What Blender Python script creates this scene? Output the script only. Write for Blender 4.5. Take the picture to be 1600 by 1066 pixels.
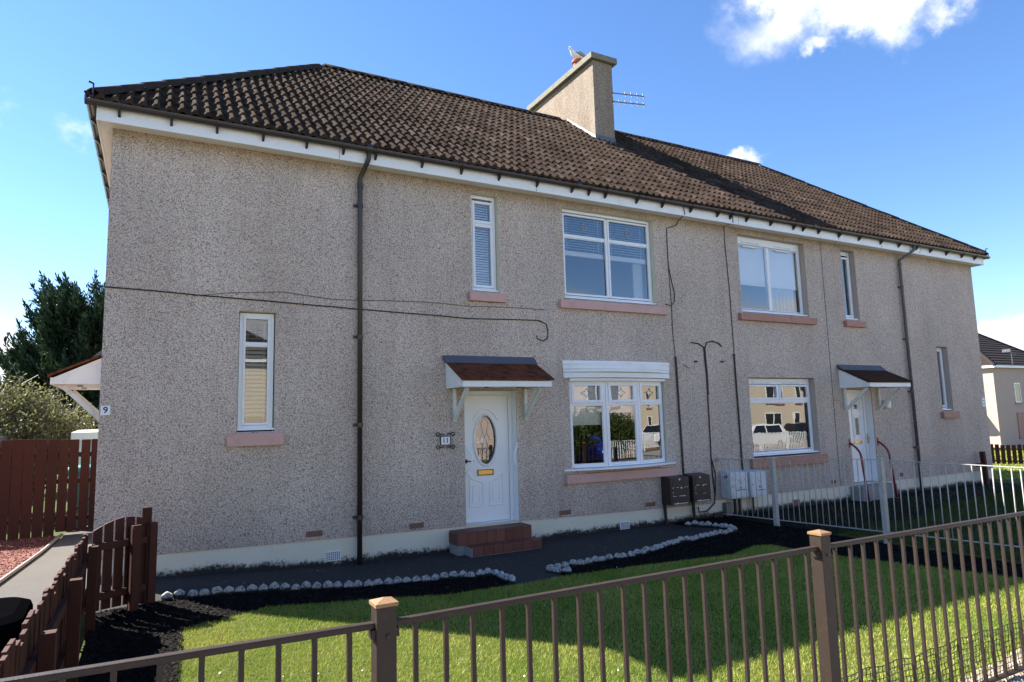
import bpy, bmesh, math, random
import numpy as np
from mathutils import Vector, Matrix, noise as mnoise
random.seed(7); rng = np.random.default_rng(7)
for o in list(bpy.data.objects): bpy.data.objects.remove(o)
SC = bpy.context.scene
COL = SC.collection
R = math.radians

# ------------------------------------------------------------------ camera
cam_d = bpy.data.cameras.new('camera'); cam = bpy.data.objects.new('camera', cam_d); COL.objects.link(cam)
YAW, PITCH, ROLL = R(28.47122543), R(6.8289901), R(-1.5170974)
CAM = Vector((-9.2257, -9.2799, 1.9273)); FPX = 1025.094
fw = Vector((math.sin(YAW)*math.cos(PITCH), math.cos(YAW)*math.cos(PITCH), math.sin(PITCH)))
rt0 = Vector((math.cos(YAW), -math.sin(YAW), 0)); up0 = rt0.cross(fw)
rt = math.cos(ROLL)*rt0 + math.sin(ROLL)*up0; up = -math.sin(ROLL)*rt0 + math.cos(ROLL)*up0
M = Matrix((rt, up, -fw)).transposed().to_4x4(); M.translation = CAM
cam.matrix_world = M
cam_d.sensor_width = 36; cam_d.lens = 36*FPX/1600; cam_d.clip_start = .05; cam_d.clip_end = 3000
SC.camera = cam

# ------------------------------------------------------------------ light
SUN_DIR = Vector((-.735, .845, 1.0)).normalized()          # towards the sun
elev = math.asin(SUN_DIR.z)
sd = bpy.data.lights.new('sun', 'SUN'); sd.energy = 5.0; sd.angle = R(.53); sd.color = (1, .945, .86)
so = bpy.data.objects.new('sun', sd); COL.objects.link(so)
so.rotation_euler = SUN_DIR.to_track_quat('Z', 'Y').to_euler()
world = bpy.data.worlds.new('World'); SC.world = world; world.use_nodes = True
SC.view_settings.view_transform = 'Standard'; SC.view_settings.look = 'None'
SC.view_settings.exposure = 1.75; SC.view_settings.gamma = 1; SC.view_settings.use_curve_mapping = False
SC.render.engine = 'CYCLES'
SC.cycles.max_bounces = 8; SC.cycles.transparent_max_bounces = 12

def pixdir(u, v):
    return ((u-800)/FPX*rt - (v-533)/FPX*up + fw).normalized()

def build_world():
    nt = world.node_tree; N = nt.nodes; L = nt.links; N.clear()
    out = N.new('ShaderNodeOutputWorld'); bg = N.new('ShaderNodeBackground'); L.new(bg.outputs[0], out.inputs[0])
    sky = N.new('ShaderNodeTexSky'); sky.sky_type = 'NISHITA'; sky.sun_disc = False
    sky.sun_elevation = elev; sky.sun_rotation = math.atan2(SUN_DIR.x, SUN_DIR.y)
    sky.altitude = 1400; sky.air_density = 1.0; sky.dust_density = .05; sky.ozone_density = 2.2
    bg.inputs[1].default_value = .088
    tc = N.new('ShaderNodeTexCoord')
    nz = N.new('ShaderNodeTexNoise'); nz.inputs['Scale'].default_value = 7.5; nz.inputs['Detail'].default_value = 8
    nz.inputs['Roughness'].default_value = .62; L.new(tc.outputs['Generated'], nz.inputs['Vector'])
    nz2 = N.new('ShaderNodeTexNoise'); nz2.inputs['Scale'].default_value = 3.0; nz2.inputs['Detail'].default_value = 3
    L.new(tc.outputs['Generated'], nz2.inputs['Vector'])
    def math_(op, a, b=None, c=None):
        m = N.new('ShaderNodeMath'); m.operation = op
        for i, q in enumerate((a, b, c)):
            if q is None: continue
            if isinstance(q, (int, float)): m.inputs[i].default_value = q
            else: L.new(q, m.inputs[i])
        return m.outputs[0]
    wn = N.new('ShaderNodeTexNoise'); wn.inputs['Scale'].default_value = 9.0; wn.inputs['Detail'].default_value = 6; wn.inputs['Roughness'].default_value = .6; L.new(tc.outputs['Generated'], wn.inputs['Vector'])
    w1 = N.new('ShaderNodeVectorMath'); w1.operation = 'SUBTRACT'; L.new(wn.outputs['Color'], w1.inputs[0]); w1.inputs[1].default_value = (.5, .5, .5)
    w2 = N.new('ShaderNodeVectorMath'); w2.operation = 'SCALE'; w2.inputs['Scale'].default_value = .14; L.new(w1.outputs[0], w2.inputs[0])
    w3 = N.new('ShaderNodeVectorMath'); w3.operation = 'ADD'; L.new(tc.outputs['Generated'], w3.inputs[0]); L.new(w2.outputs[0], w3.inputs[1])
    def dot(v):
        m = N.new('ShaderNodeVectorMath'); m.operation = 'DOT_PRODUCT'; L.new(w3.outputs[0], m.inputs[0]); m.inputs[1].default_value = v
        return m.outputs['Value']
    def dird(az, el): return Vector((math.sin(az)*math.cos(el), math.cos(az)*math.cos(el), math.sin(el)))
    blobs = [(pixdir(1395, -45), .165, .060, -.10, 1.0), (pixdir(1255, 10), .075, .030, .25, .85), (pixdir(1345, 26), .056, .050, 0.2, .95), (pixdir(1255, 92), .024, .016, 0, .5), (pixdir(1480, -10), .06, .025, -.3, .6),
             (pixdir(1590, 540), .05, .040, 0, 1.3), (pixdir(118, 214), .040, .016, .45, .36), (pixdir(12, 178), .025, .013, .1, .33),
             (pixdir(1172, 252), .035, .012, -.1, .6), (pixdir(-20, 560), .05, .05, 0, 1.0)]
    rr = random.Random(3)
    for k in range(15):   # scattered low fair weather clouds round the rest of the sky
        az = R(92) + k*R(17.5) + rr.uniform(-.1, .1); el = R(rr.uniform(4, 9.5)); s = rr.uniform(.05, .10)
        blobs.append((dird(az, el), s*1.6, s*.5, rr.uniform(-.1, .1), rr.uniform(.7, 1.2)))
    total = None
    for c, ra, rb, rot, w in blobs:
        t1 = Vector((0, 0, 1)).cross(c).normalized(); t2 = c.cross(t1)
        a = t1*math.cos(rot) + t2*math.sin(rot); b = -t1*math.sin(rot) + t2*math.cos(rot)
        A = math_('POWER', math_('ABSOLUTE', math_('DIVIDE', dot(a), ra)), 2.0)
        B = math_('POWER', math_('ABSOLUTE', math_('DIVIDE', dot(b), rb)), 2.0)
        e = math_('MULTIPLY', math_('EXPONENT', math_('MULTIPLY', math_('ADD', A, B), -1.0)), w)
        e = math_('MULTIPLY', e, math_('GREATER_THAN', dot(c), 0.0))
        total = e if total is None else math_('MAXIMUM', total, e)
    n = math_('ADD', math_('MULTIPLY', math_('SUBTRACT', nz.outputs['Fac'], .5), 2.5), math_('MULTIPLY', math_('SUBTRACT', nz2.outputs['Fac'], .5), .9))
    dens = math_('ADD', math_('MULTIPLY', total, 1.75), math_('MULTIPLY', n, math_('MINIMUM', math_('ADD', math_('MULTIPLY', total, 2.2), 0.0), 1.0)))
    mr = N.new('ShaderNodeMapRange'); mr.interpolation_type = 'SMOOTHSTEP'
    mr.inputs['From Min'].default_value = .30; mr.inputs['From Max'].default_value = 1.30; L.new(dens, mr.inputs['Value'])
    mix = N.new('ShaderNodeMix'); mix.data_type = 'RGBA'; L.new(mr.outputs[0], mix.inputs['Factor'])
    hs = N.new('ShaderNodeHueSaturation'); hs.inputs['Saturation'].default_value = 1.16; hs.inputs['Value'].default_value = 1.0
    L.new(sky.outputs[0], hs.inputs['Color'])
    tint = N.new('ShaderNodeMix'); tint.data_type = 'RGBA'; tint.blend_type = 'MULTIPLY'; tint.inputs['Factor'].default_value = 1; L.new(hs.outputs[0], tint.inputs['A']); tint.inputs['B'].default_value = (1.0, .95, 1.0, 1)
    L.new(tint.outputs['Result'], mix.inputs['A']); mix.inputs['B'].default_value = (5.0, 5.05, 5.2, 1)
    L.new(mix.outputs['Result'], bg.inputs[0])
build_world()

# ------------------------------------------------------------------ helpers
class MB:
    def __init__(s): s.v = []; s.f = []
    def add(s, vs, fs):
        n = len(s.v); s.v += [tuple(v) for v in vs]; s.f += [tuple(i+n for i in f) for f in fs]; return s
    def box(s, x0, x1, y0, y1, z0, z1):
        if x0 > x1: x0, x1 = x1, x0
        if y0 > y1: y0, y1 = y1, y0
        if z0 > z1: z0, z1 = z1, z0
        return s.add([(x, y, z) for x in (x0, x1) for y in (y0, y1) for z in (z0, z1)],
                     [(0, 1, 3, 2), (4, 6, 7, 5), (0, 4, 5, 1), (2, 3, 7, 6), (0, 2, 6, 4), (1, 5, 7, 3)])
    def obox(s, c, ax, ay, az):   # oriented box, half axis vectors
        c, ax, ay, az = map(Vector, (c, ax, ay, az))
        return s.add([c+i*ax+j*ay+k*az for i in (-1, 1) for j in (-1, 1) for k in (-1, 1)],
                     [(0, 1, 3, 2), (4, 6, 7, 5), (0, 4, 5, 1), (2, 3, 7, 6), (0, 2, 6, 4), (1, 5, 7, 3)])
    def bar(s, p, q, w, h, upv=(0, 0, 1)):
        p, q = Vector(p), Vector(q); d = (q-p); a = d.normalized(); u = Vector(upv)
        sd_ = a.cross(u)
        if sd_.length < 1e-4: sd_ = a.cross(Vector((0, 1, 0)))
        sd_.normalize(); u = sd_.cross(a).normalized()
        return s.obox((p+q)/2, d/2, sd_*w/2, u*h/2)
    def tube(s, pts, r, n=8, caps=True):
        pts = [Vector(p) for p in pts]; rings = []
        rs = r if isinstance(r, (list, tuple)) else [r]*len(pts)
        prev = None
        for i, p in enumerate(pts):
            t = ((pts[min(i+1, len(pts)-1)] - p).normalized() + (p - pts[max(i-1, 0)]).normalized())
            if t.length < 1e-6: t = Vector((0, 0, 1))
            t.normalize()
            if prev is None:
                a = t.cross(Vector((0, 0, 1)))
                if a.length < .05: a = t.cross(Vector((0, 1, 0)))
            else: a = prev - t*prev.dot(t)
            a.normalize(); prev = a; b = t.cross(a)
            rings.append([p + rs[i]*(math.cos(2*math.pi*k/n)*a + math.sin(2*math.pi*k/n)*b) for k in range(n)])
        vs = [v for rg in rings for v in rg]; fs = []
        for i in range(len(pts)-1):
            for k in range(n):
                fs.append((i*n+k, i*n+(k+1) % n, (i+1)*n+(k+1) % n, (i+1)*n+k))
        if caps: fs += [tuple(range(n))[::-1], tuple((len(pts)-1)*n+k for k in range(n))]
        return s.add(vs, fs)
    def prism(s, poly, axis, a0, a1):   # poly of 2d points extruded along axis 0/1/2
        n = len(poly)
        def mk(p, a):
            return {0: (a, p[0], p[1]), 1: (p[0], a, p[1]), 2: (p[0], p[1], a)}[axis]
        vs = [mk(p, a0) for p in poly] + [mk(p, a1) for p in poly]
        fs = [tuple(range(n))[::-1], tuple(range(n, 2*n))] + [(i, (i+1) % n, n+(i+1) % n, n+i) for i in range(n)]
        return s.add(vs, fs)
    def ring(s, x0, x1, z0, z1, w, y0, y1):   # rectangular frame in the xz plane, butted corners
        s.box(x0, x0+w, y0, y1, z0, z1); s.box(x1-w, x1, y0, y1, z0, z1)
        s.box(x0+w, x1-w, y0, y1, z0, z0+w); s.box(x0+w, x1-w, y0, y1, z1-w, z1); return s
    def lathe(s, prof, n=16, c=(0, 0, 0)):
        vs = []; fs = []
        for r, z in prof:
            for k in range(n): vs.append((c[0]+r*math.cos(2*math.pi*k/n), c[1]+r*math.sin(2*math.pi*k/n), c[2]+z))
        for i in range(len(prof)-1):
            for k in range(n): fs.append((i*n+k, i*n+(k+1) % n, (i+1)*n+(k+1) % n, (i+1)*n+k))
        fs += [tuple(range(n))[::-1], tuple((len(prof)-1)*n+k for k in range(n))]
        return s.add(vs, fs)
    def xf(s, m):
        s.v = [tuple(m @ Vector(v)) for v in s.v]; return s
    def mesh(s, name, m, smooth=False):
        me = bpy.data.meshes.new(name); me.from_pydata(s.v, [], s.f)
        bm = bmesh.new(); bm.from_mesh(me); bmesh.ops.recalc_face_normals(bm, faces=bm.faces); bm.to_mesh(me); bm.free()
        if m: me.materials.append(m)
        if smooth: me.polygons.foreach_set('use_smooth', [True]*len(me.polygons))
        me.update(); return me
    def build(s, name, m, parent=None, bevel=0, smooth=False, label=None):
        o = link(name, s.mesh(name, m, smooth), parent)
        if bevel:
            b = o.modifiers.new('bevel', 'BEVEL'); b.width = bevel; b.segments = 2; b.limit_method = 'ANGLE'
        if label: o['label'] = label
        return o

def link(name, data, parent=None, loc=None):
    o = bpy.data.objects.new(name, data); COL.objects.link(o)
    if parent: o.parent = parent
    if loc is not None: o.location = loc
    return o
def tag(o, label=None, cat=None, group=None, kind=None):
    for k, v in (('label', label), ('category', cat), ('group', group), ('kind', kind)):
        if v: o[k] = v
    return o
def thing(name, label, cat, loc=(0, 0, 0), rz=0, group=None):
    o = bpy.data.objects.new(name, None); COL.objects.link(o); o.location = loc; o.rotation_euler = (0, 0, rz)
    o.empty_display_size = .2
    return tag(o, label, cat, group)
def np_mesh(name, V, F, m, smooth=False):
    V = np.asarray(V, np.float32); F = np.asarray(F, np.int32); k = F.shape[1]
    me = bpy.data.meshes.new(name); me.vertices.add(len(V)); me.vertices.foreach_set('co', V.ravel())
    me.loops.add(F.size); me.loops.foreach_set('vertex_index', F.ravel())
    me.polygons.add(len(F)); me.polygons.foreach_set('loop_start', np.arange(0, F.size, k, dtype=np.int32))
    if smooth: me.polygons.foreach_set('use_smooth', np.ones(len(F), bool))
    me.materials.append(m); me.update(calc_edges=True); return me

# ------------------------------------------------------------------ materials
class NT:
    def __init__(s, name):
        s.m = bpy.data.materials.new(name); s.m.use_nodes = True; s.t = s.m.node_tree; s.N = s.t.nodes; s.L = s.t.links
        s.b = s.N['Principled BSDF']; s.tc = s.N.new('ShaderNodeTexCoord')
    def set(s, node, sock, v):
        if hasattr(v, 'is_output'): s.L.new(v, node.inputs[sock])
        else: node.inputs[sock].default_value = (*v, 1) if isinstance(v, tuple) and len(v) == 3 and node.inputs[sock].type == 'RGBA' else v
    def noise(s, scale, detail=4, rough=.55, vec=None, dist=0):
        n = s.N.new('ShaderNodeTexNoise'); n.inputs['Scale'].default_value = scale; n.inputs['Detail'].default_value = detail
        n.inputs['Roughness'].default_value = rough; n.inputs['Distortion'].default_value = dist
        s.L.new(vec or s.tc.outputs['Object'], n.inputs['Vector']); return n.outputs['Fac']
    def vor(s, scale, feature='F1', vec=None, out='Color'):
        n = s.N.new('ShaderNodeTexVoronoi'); n.feature = feature; n.inputs['Scale'].default_value = scale
        s.L.new(vec or s.tc.outputs['Object'], n.inputs['Vector']); return n.outputs[out]
    def mapv(s, scale=(1, 1, 1), src='Object'):
        n = s.N.new('ShaderNodeMapping'); n.inputs['Scale'].default_value = scale; s.L.new(s.tc.outputs[src], n.inputs['Vector']); return n.outputs[0]
    def ramp(s, fac, stops, interp='LINEAR'):
        n = s.N.new('ShaderNodeValToRGB'); n.color_ramp.interpolation = interp; e = n.color_ramp.elements
        while len(e) > 1: e.remove(e[-1])
        for i, (p, c) in enumerate(stops):
            el = e[0] if i == 0 else e.new(p)
            el.position = p; el.color = (*c, 1) if isinstance(c, tuple) else (c, c, c, 1)
        s.set(n, 'Fac', fac); return n.outputs['Color']
    def mix(s, fac, a, b, mode='MIX'):
        n = s.N.new('ShaderNodeMix'); n.data_type = 'RGBA'; n.blend_type = mode; n.clamp_factor = True
        s.set(n, 'Factor', fac); s.set(n, 'A', a); s.set(n, 'B', b); return n.outputs['Result']
    def math(s, op, a, b=0.0):
        n = s.N.new('ShaderNodeMath'); n.operation = op; s.set(n, 0, a); s.set(n, 1, b); return n.outputs[0]
    def sep(s, axis, src='Object'):
        n = s.N.new('ShaderNodeSeparateXYZ'); s.L.new(s.tc.outputs[src], n.inputs[0]); return n.outputs[axis]
    def mrange(s, v, a, b, c=0.0, d=1.0):
        n = s.N.new('ShaderNodeMapRange'); n.interpolation_type = 'SMOOTHSTEP'
        for k, q in (('Value', v), ('From Min', a), ('From Max', b), ('To Min', c), ('To Max', d)): s.set(n, k, q)
        return n.outputs[0]
    def objrand(s): return s.N.new('ShaderNodeObjectInfo').outputs['Random']
    def island(s): return s.N.new('ShaderNodeNewGeometry').outputs['Random Per Island']
    def bump(s, h, strength=.3, dist=.01):
        n = s.N.new('ShaderNodeBump'); n.inputs['Strength'].default_value = strength; n.inputs['Distance'].default_value = dist
        s.set(n, 'Height', h); s.L.new(n.outputs[0], s.b.inputs['Normal']); return n
    def done(s, col, rough=.6, spec=.5, metal=0):
        s.set(s.b, 'Base Color', col); s.set(s.b, 'Roughness', rough); s.b.inputs['Specular IOR Level'].default_value = spec
        s.b.inputs['Metallic'].default_value = metal; return s.m

MT = {}
def simple(name, col, rough=.5, var=.12, scale=6, bump=0, bscale=60, spec=.5, dirt=None, metal=0):
    t = NT(name); n = t.noise(scale, 5)
    c = t.mix(n, tuple(x*(1-var) for x in col), tuple(min(1, x*(1+var)) for x in col))
    if dirt: c = t.mix(t.ramp(t.noise(scale*2.3, 7, .7), [(.52, 0.0), (.72, 1.0)]), c, dirt)
    if bump: t.bump(t.noise(bscale, 3), bump, .004)
    MT[name] = t.done(c, rough, spec, metal); return MT[name]

def mat_pebble(name='pebble', k=1.0, tint=(1, 1, 1)):
    t = NT('pebbledash')
    vec = t.N.new('ShaderNodeVectorMath'); vec.operation = 'ADD'
    nn = t.N.new('ShaderNodeTexNoise'); nn.inputs['Scale'].default_value = 45; t.L.new(t.tc.outputs['Object'], nn.inputs['Vector'])
    sc = t.N.new('ShaderNodeVectorMath'); sc.operation = 'SCALE'; sc.inputs['Scale'].default_value = .014; t.L.new(nn.outputs['Color'], sc.inputs[0])
    t.L.new(t.tc.outputs['Object'], vec.inputs[0]); t.L.new(sc.outputs[0], vec.inputs[1])
    v = t.N.new('ShaderNodeTexVoronoi'); v.inputs['Scale'].default_value = 84; t.L.new(vec.outputs[0], v.inputs['Vector'])
    sp = t.N.new('ShaderNodeSeparateColor'); t.L.new(v.outputs['Color'], sp.inputs[0])
    stones = t.ramp(sp.outputs[0], [(0, (.66, .565, .49)), (.22, (.74, .65, .58)), (.42, (.58, .48, .41)), (.56, (.69, .59, .52)), (.68, (.47, .365, .31)),
                                    (.76, (.74, .66, .60)), (.885, (.25, .19, .165)), (.93, (.40, .26, .21)), (.965, (.78, .72, .66))], 'CONSTANT')
    gap = t.ramp(v.outputs['Distance'], [(.46, 0.0), (.80, 1.0)])
    c = t.mix(gap, stones, (.27, .215, .19)); c = t.mix(1.0, c, tuple(k*q for q in tint), 'MULTIPLY')
    wav = t.noise(1.1, 4, .6, t.mapv((1, 1, .45)))
    c = t.mix(t.ramp(wav, [(.36, 0.0), (.62, 1.0)]), c, t.mix(1.0, c, (.86, .85, .84), 'MULTIPLY'))
    strk = t.noise(2.6, 6, .7, t.mapv((2.2, 1, .16)))
    c = t.mix(t.ramp(strk, [(.52, 0.0), (.70, .55)]), c, t.mix(1.0, c, (.82, .79, .75), 'MULTIPLY'))
    patch = t.noise(.55, 3, .5)
    c = t.mix(t.ramp(patch, [(.45, 0.0), (.62, .7)]), c, t.mix(1.0, c, (.92, .93, .95), 'MULTIPLY'))
    z = t.sep('Z')
    # water staining under the eaves and grime above the base course
    top = t.math('MULTIPLY', t.mrange(z, 5.35, 5.72), t.noise(3.5, 5, .7, t.mapv((1.4, 1, .25))))
    c = t.mix(t.math('MULTIPLY', top, 1.3), c, t.mix(1.0, c, (.62, .57, .45), 'MULTIPLY'))
    low = t.math('MULTIPLY', t.mrange(z, 1.3, .3), t.noise(1.6, 5, .65))
    c = t.mix(low, c, t.mix(1.0, c, (.80, .80, .80), 'MULTIPLY'))
    b = t.ramp(v.outputs['Distance'], [(0, 1.0), (.75, 0.0)]); t.bump(b, .9, .009)
    MT[name] = t.done(c, .9, .25)
mat_pebble('pebble', 1.16, (1.0, .975, .915)); mat_pebble('pebble_chimney', .80, (1, .99, .96))  # chimney copy: own tint, but darkened so its sunlit faces don't overexpose
def mat_base():
    t = NT('cream_render'); z = t.sep('Z')
    c = t.mix(t.noise(2.2, 5), (.66, .605, .46), (.74, .69, .55))
    n = t.noise(26, 7, .75); edge = t.math('ADD', z, t.math('MULTIPLY', t.math('SUBTRACT', t.noise(2.5, 3), .5), .14))
    x = t.sep('X')
    rise = t.mrange(x, -6.6, -9.4, 0.0, .13)
    edge = t.math('SUBTRACT', edge, rise)
    m = t.mrange(t.math('SUBTRACT', edge, t.math('MULTIPLY', n, .24)), .015, -.07)
    c = t.mix(m, c, (.028, .026, .022))
    c = t.mix(t.ramp(t.noise(9, 8, .75), [(.60, 0.0), (.78, .45)]), c, (.22, .20, .16))
    t.bump(t.noise(70, 4), .25, .004); MT['base'] = t.done(c, .85, .3)
mat_base()
simple('upvc', (.80, .81, .82), .28, .02, 2); simple('upvc_old', (.74, .75, .74), .4, .05, 3, dirt=(.5, .5, .46))
simple('fascia_white', (.80, .80, .78), .38, .03, 1.5, dirt=(.70, .69, .65))
simple('timber_white', (.70, .71, .66), .6, .06, 4, .3, 40, dirt=(.5, .5, .42))
simple('sill_pink', (.56, .335, .285), .55, .06, 3, .15, 90, dirt=(.46, .28, .24))
simple('sill_terracotta', (.40, .19, .135), .6, .10, 4, .2, 90, dirt=(.26, .13, .10))
simple('reveal_cream', (.62, .58, .44), .7, .05, 4, .2, 60); simple('reveal_tan', (.42, .345, .285), .7, .06, 4, .2, 60)
simple('gutter_brown', (.036, .026, .024), .33, .12, 5); simple('pipe_brown', (.040, .028, .024), .36, .15, 4)
simple('pipe_grey', (.10, .085, .088), .42, .15, 4); simple('cable_black', (.012, .012, .012), .5)
simple('cable_grey', (.12, .11, .10), .6); simple('joint_strip', (.50, .48, .45), .6)
simple('lead_flashing', (.085, .095, .115), .5, .2, 5); simple('dark_interior', (.022, .02, .018), .9)
simple('blind_white', (.88, .88, .87), .5, .03); simple('blind_cream', (.80, .76, .66), .5, .03); simple('curtain', (.62, .64, .66), .8)
simple('brass', (.60, .40, .12), .3, .1, 20, metal=1); simple('black_iron', (.018, .017, .017), .45); simple('lead_came', (.45, .46, .48), .4)
simple('plaque_white', (.78, .79, .80), .3, .02); simple('ink', (.015, .015, .018), .5)
simple('meter_brown', (.030, .019, .017), .42, .3, 7, .2, 50); simple('meter_white', (.62, .63, .64), .45, .08, 6, dirt=(.22, .21, .19))
simple('paint_chip', (.62, .60, .56), .6); simple('rail_red', (.22, .022, .016), .35, .2, 12)
simple('fence_brown', (.034, .0225, .0165), .5, .2, 9, .2, 120, spec=.3, dirt=(.052, .032, .022)); simple('cap_wood', (.27, .15, .065), .6, .25, 22, dirt=(.12, .08, .05))
simple('fence_grey', (.40, .39, .355), .5, .1, 8, dirt=(.26, .23, .18)); simple('net_green', (.012, .022, .014), .6)
simple('concrete', (.26, .25, .235), .9, .2, 7, .4, 50); simple('cap_stone', (.20, .185, .135), .9, .3, 6, .5, 40, dirt=(.05, .05, .035))
simple('pot_red', (.34, .10, .055), .8, .2, 8); simple('gull_white', (.80, .80, .79), .7, .03); simple('gull_grey', (.28, .30, .33), .7)
simple('gull_yellow', (.7, .45, .05), .5); simple('steel', (.16, .17, .19), .4, .1, 8, metal=.6)
simple('vent_terracotta', (.28, .155, .105), .85, .2, 12); simple('bin_black', (.003, .003, .0035), .7, .2, 6, .1, 150, spec=.0)
simple('teal', (.10, .33, .33), .5, .1, 3); simple('shed_white', (.62, .64, .62), .6, .06, 3); simple('shed_grey', (.10, .105, .115), .7, .1, 5)
simple('car_white', (.80, .80, .80), .18, .01); simple('car_dark', (.015, .018, .022), .15, .05); simple('car_blue', (.012, .03, .30), .16, .05)
simple('tyre', (.015, .015, .015), .85); simple('rim', (.5, .5, .52), .3, metal=.8); simple('tail_red', (.4, .01, .01), .2); simple('trim_black', (.02, .02, .02), .5)
simple('house_cream', (.62, .52, .38), .9, .07, 3, .4, 90); simple('house_pink', (.66, .52, .44), .9, .07, 3, .4, 90)
simple('house_tan', (.50, .355, .295), .9, .08, 3, .4, 90)
simple('kerb', (.30, .29, .28), .9, .15, 8, .3, 50)
simple('bark', (.07, .055, .04), .9, .3, 6, .6, 30)

def mat_glass():
    t = NT('window_glass'); N, L = t.N, t.L; N.remove(t.b)
    out = [n for n in N if n.type == 'OUTPUT_MATERIAL'][0]
    lw = N.new('ShaderNodeFresnel'); lw.inputs['IOR'].default_value = 1.85
    gl = N.new('ShaderNodeBsdfGlossy'); gl.inputs['Roughness'].default_value = .004; gl.inputs['Color'].default_value = (.96, .97, .98, 1)
    tr = N.new('ShaderNodeBsdfTransparent'); tr.inputs['Color'].default_value = (.93, .95, .945, 1)
    bp = N.new('ShaderNodeBump'); bp.inputs['Strength'].default_value = .06; bp.inputs['Distance'].default_value = .02
    L.new(t.noise(1.6, 1), bp.inputs['Height']); L.new(bp.outputs[0], gl.inputs['Normal'])
    f = t.math('MULTIPLY', lw.outputs[0], 1.65); f = t.math('MINIMUM', f, 1.0)
    mx = N.new('ShaderNodeMixShader'); L.new(f, mx.inputs[0]); L.new(tr.outputs[0], mx.inputs[1]); L.new(gl.outputs[0], mx.inputs[2]); L.new(mx.outputs[0], out.inputs[0])
    MT['glass'] = t.m
mat_glass()
def mat_tile():
    t = NT('roof_tile'); r = t.objrand(); isl = t.island()
    rr = t.math('FRACT', t.math('ADD', r, isl))
    g = t.N.new('ShaderNodeNewGeometry')
    c = t.ramp(rr, [(0, (.042, .029, .022)), (.35, (.060, .042, .032)), (.7, (.078, .055, .042)), (.9, (.058, .044, .036)), (1, (.102, .074, .058))])
    pos = g.outputs['Position']
    c = t.mix(t.ramp(t.noise(2.1, 5, .65, pos), [(.42, 0.0), (.66, .8)]), c, (.026, .019, .015))
    c = t.mix(t.ramp(t.noise(17, 5, .7, pos), [(.685, 0.0), (.72, 1.0)]), c, (.25, .22, .185))       # lichen spots
    c = t.mix(t.ramp(t.noise(.8, 5, .7, pos), [(.60, 0.0), (.72, .6)]), c, (.022, .024, .009))       # moss
    t.bump(t.noise(60, 4, .6, pos), .4, .004)
    MT['tile'] = t.done(c, 1.0, .02)
    t = NT('ridge_tile'); g = t.N.new('ShaderNodeNewGeometry'); pos = g.outputs['Position']
    c = t.mix(t.noise(3, 6, .7, pos), (.024, .019, .017), (.042, .032, .026))
    c = t.mix(t.ramp(t.noise(9, 6, .7, pos), [(.60, 0.0), (.70, .8)]), c, (.07, .06, .025))
    t.bump(t.noise(30, 5, .7, pos), .6, .012); MT['ridge'] = t.done(c, .9, .2)
    t = NT('felt_shingle')
    c = t.mix(t.noise(18, 6, .75), (.20, .060, .032), (.10, .034, .020)); c = t.mix(t.ramp(t.noise(6, 7, .75), [(.47, 0.0), (.60, .85)]), c, (.040, .024, .016))
    t.bump(t.noise(120, 3), .5, .004); MT['shingle'] = t.done(c, .95, .05)
    t = NT('mossy_shingle'); c = t.mix(t.noise(18, 6, .75), (.10, .038, .022), (.05, .026, .018)); c = t.mix(t.ramp(t.noise(6, 7, .75), [(.42, 0.0), (.56, .9)]), c, (.035, .026, .016)); t.bump(t.noise(60, 4), .7, .008); MT['shingle_mossy'] = t.done(c, .95, .05)
mat_tile()
def mat_wood():
    t = NT('stained_timber')
    g = t.noise(9, 6, .6, t.mapv((6, 6, .7)), 1.5)
    c = t.mix(g, (.048, .0115, .0065), (.086, .021, .0105)); c = t.mix(t.math('MULTIPLY', t.objrand(), .5), c, (.036, .010, .006))
    c = t.mix(t.ramp(t.noise(4, 6, .7), [(.60, 0.0), (.75, .5)]), c, (.09, .042, .027))
    t.bump(g, .4, .004); MT['wood'] = t.done(c, .75, .3)
    t = NT('quarry_tile'); c = t.mix(t.objrand(), (.115, .036, .023), (.175, .060, .036)); c = t.mix(t.ramp(t.noise(7, 6, .7), [(.5, 0.0), (.75, .6)]), c, (.075, .04, .032))
    t.bump(t.noise(60, 3), .15, .003); MT['quarry'] = t.done(c, .55, .4)
    t = NT('worn_white_paint'); v = t.N.new('ShaderNodeNewGeometry').outputs['Position']
    c = t.mix(t.ramp(t.noise(34, 6, .75, v), [(.50, 0.0), (.58, 1.0)]), (.46, .455, .43), (.10, .095, .085)); zl = t.sep('Z'); c = t.mix(t.mrange(t.math('ADD', zl, t.math('MULTIPLY', t.math('SUBTRACT', t.noise(22, 4, .7, v), .5), .05)), .062, .038), c, (.022, .02, .017)); t.bump(t.noise(60, 4, .6, v), .6, .006)
    MT['edging'] = t.done(c, .85, .25)
mat_wood()
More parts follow.
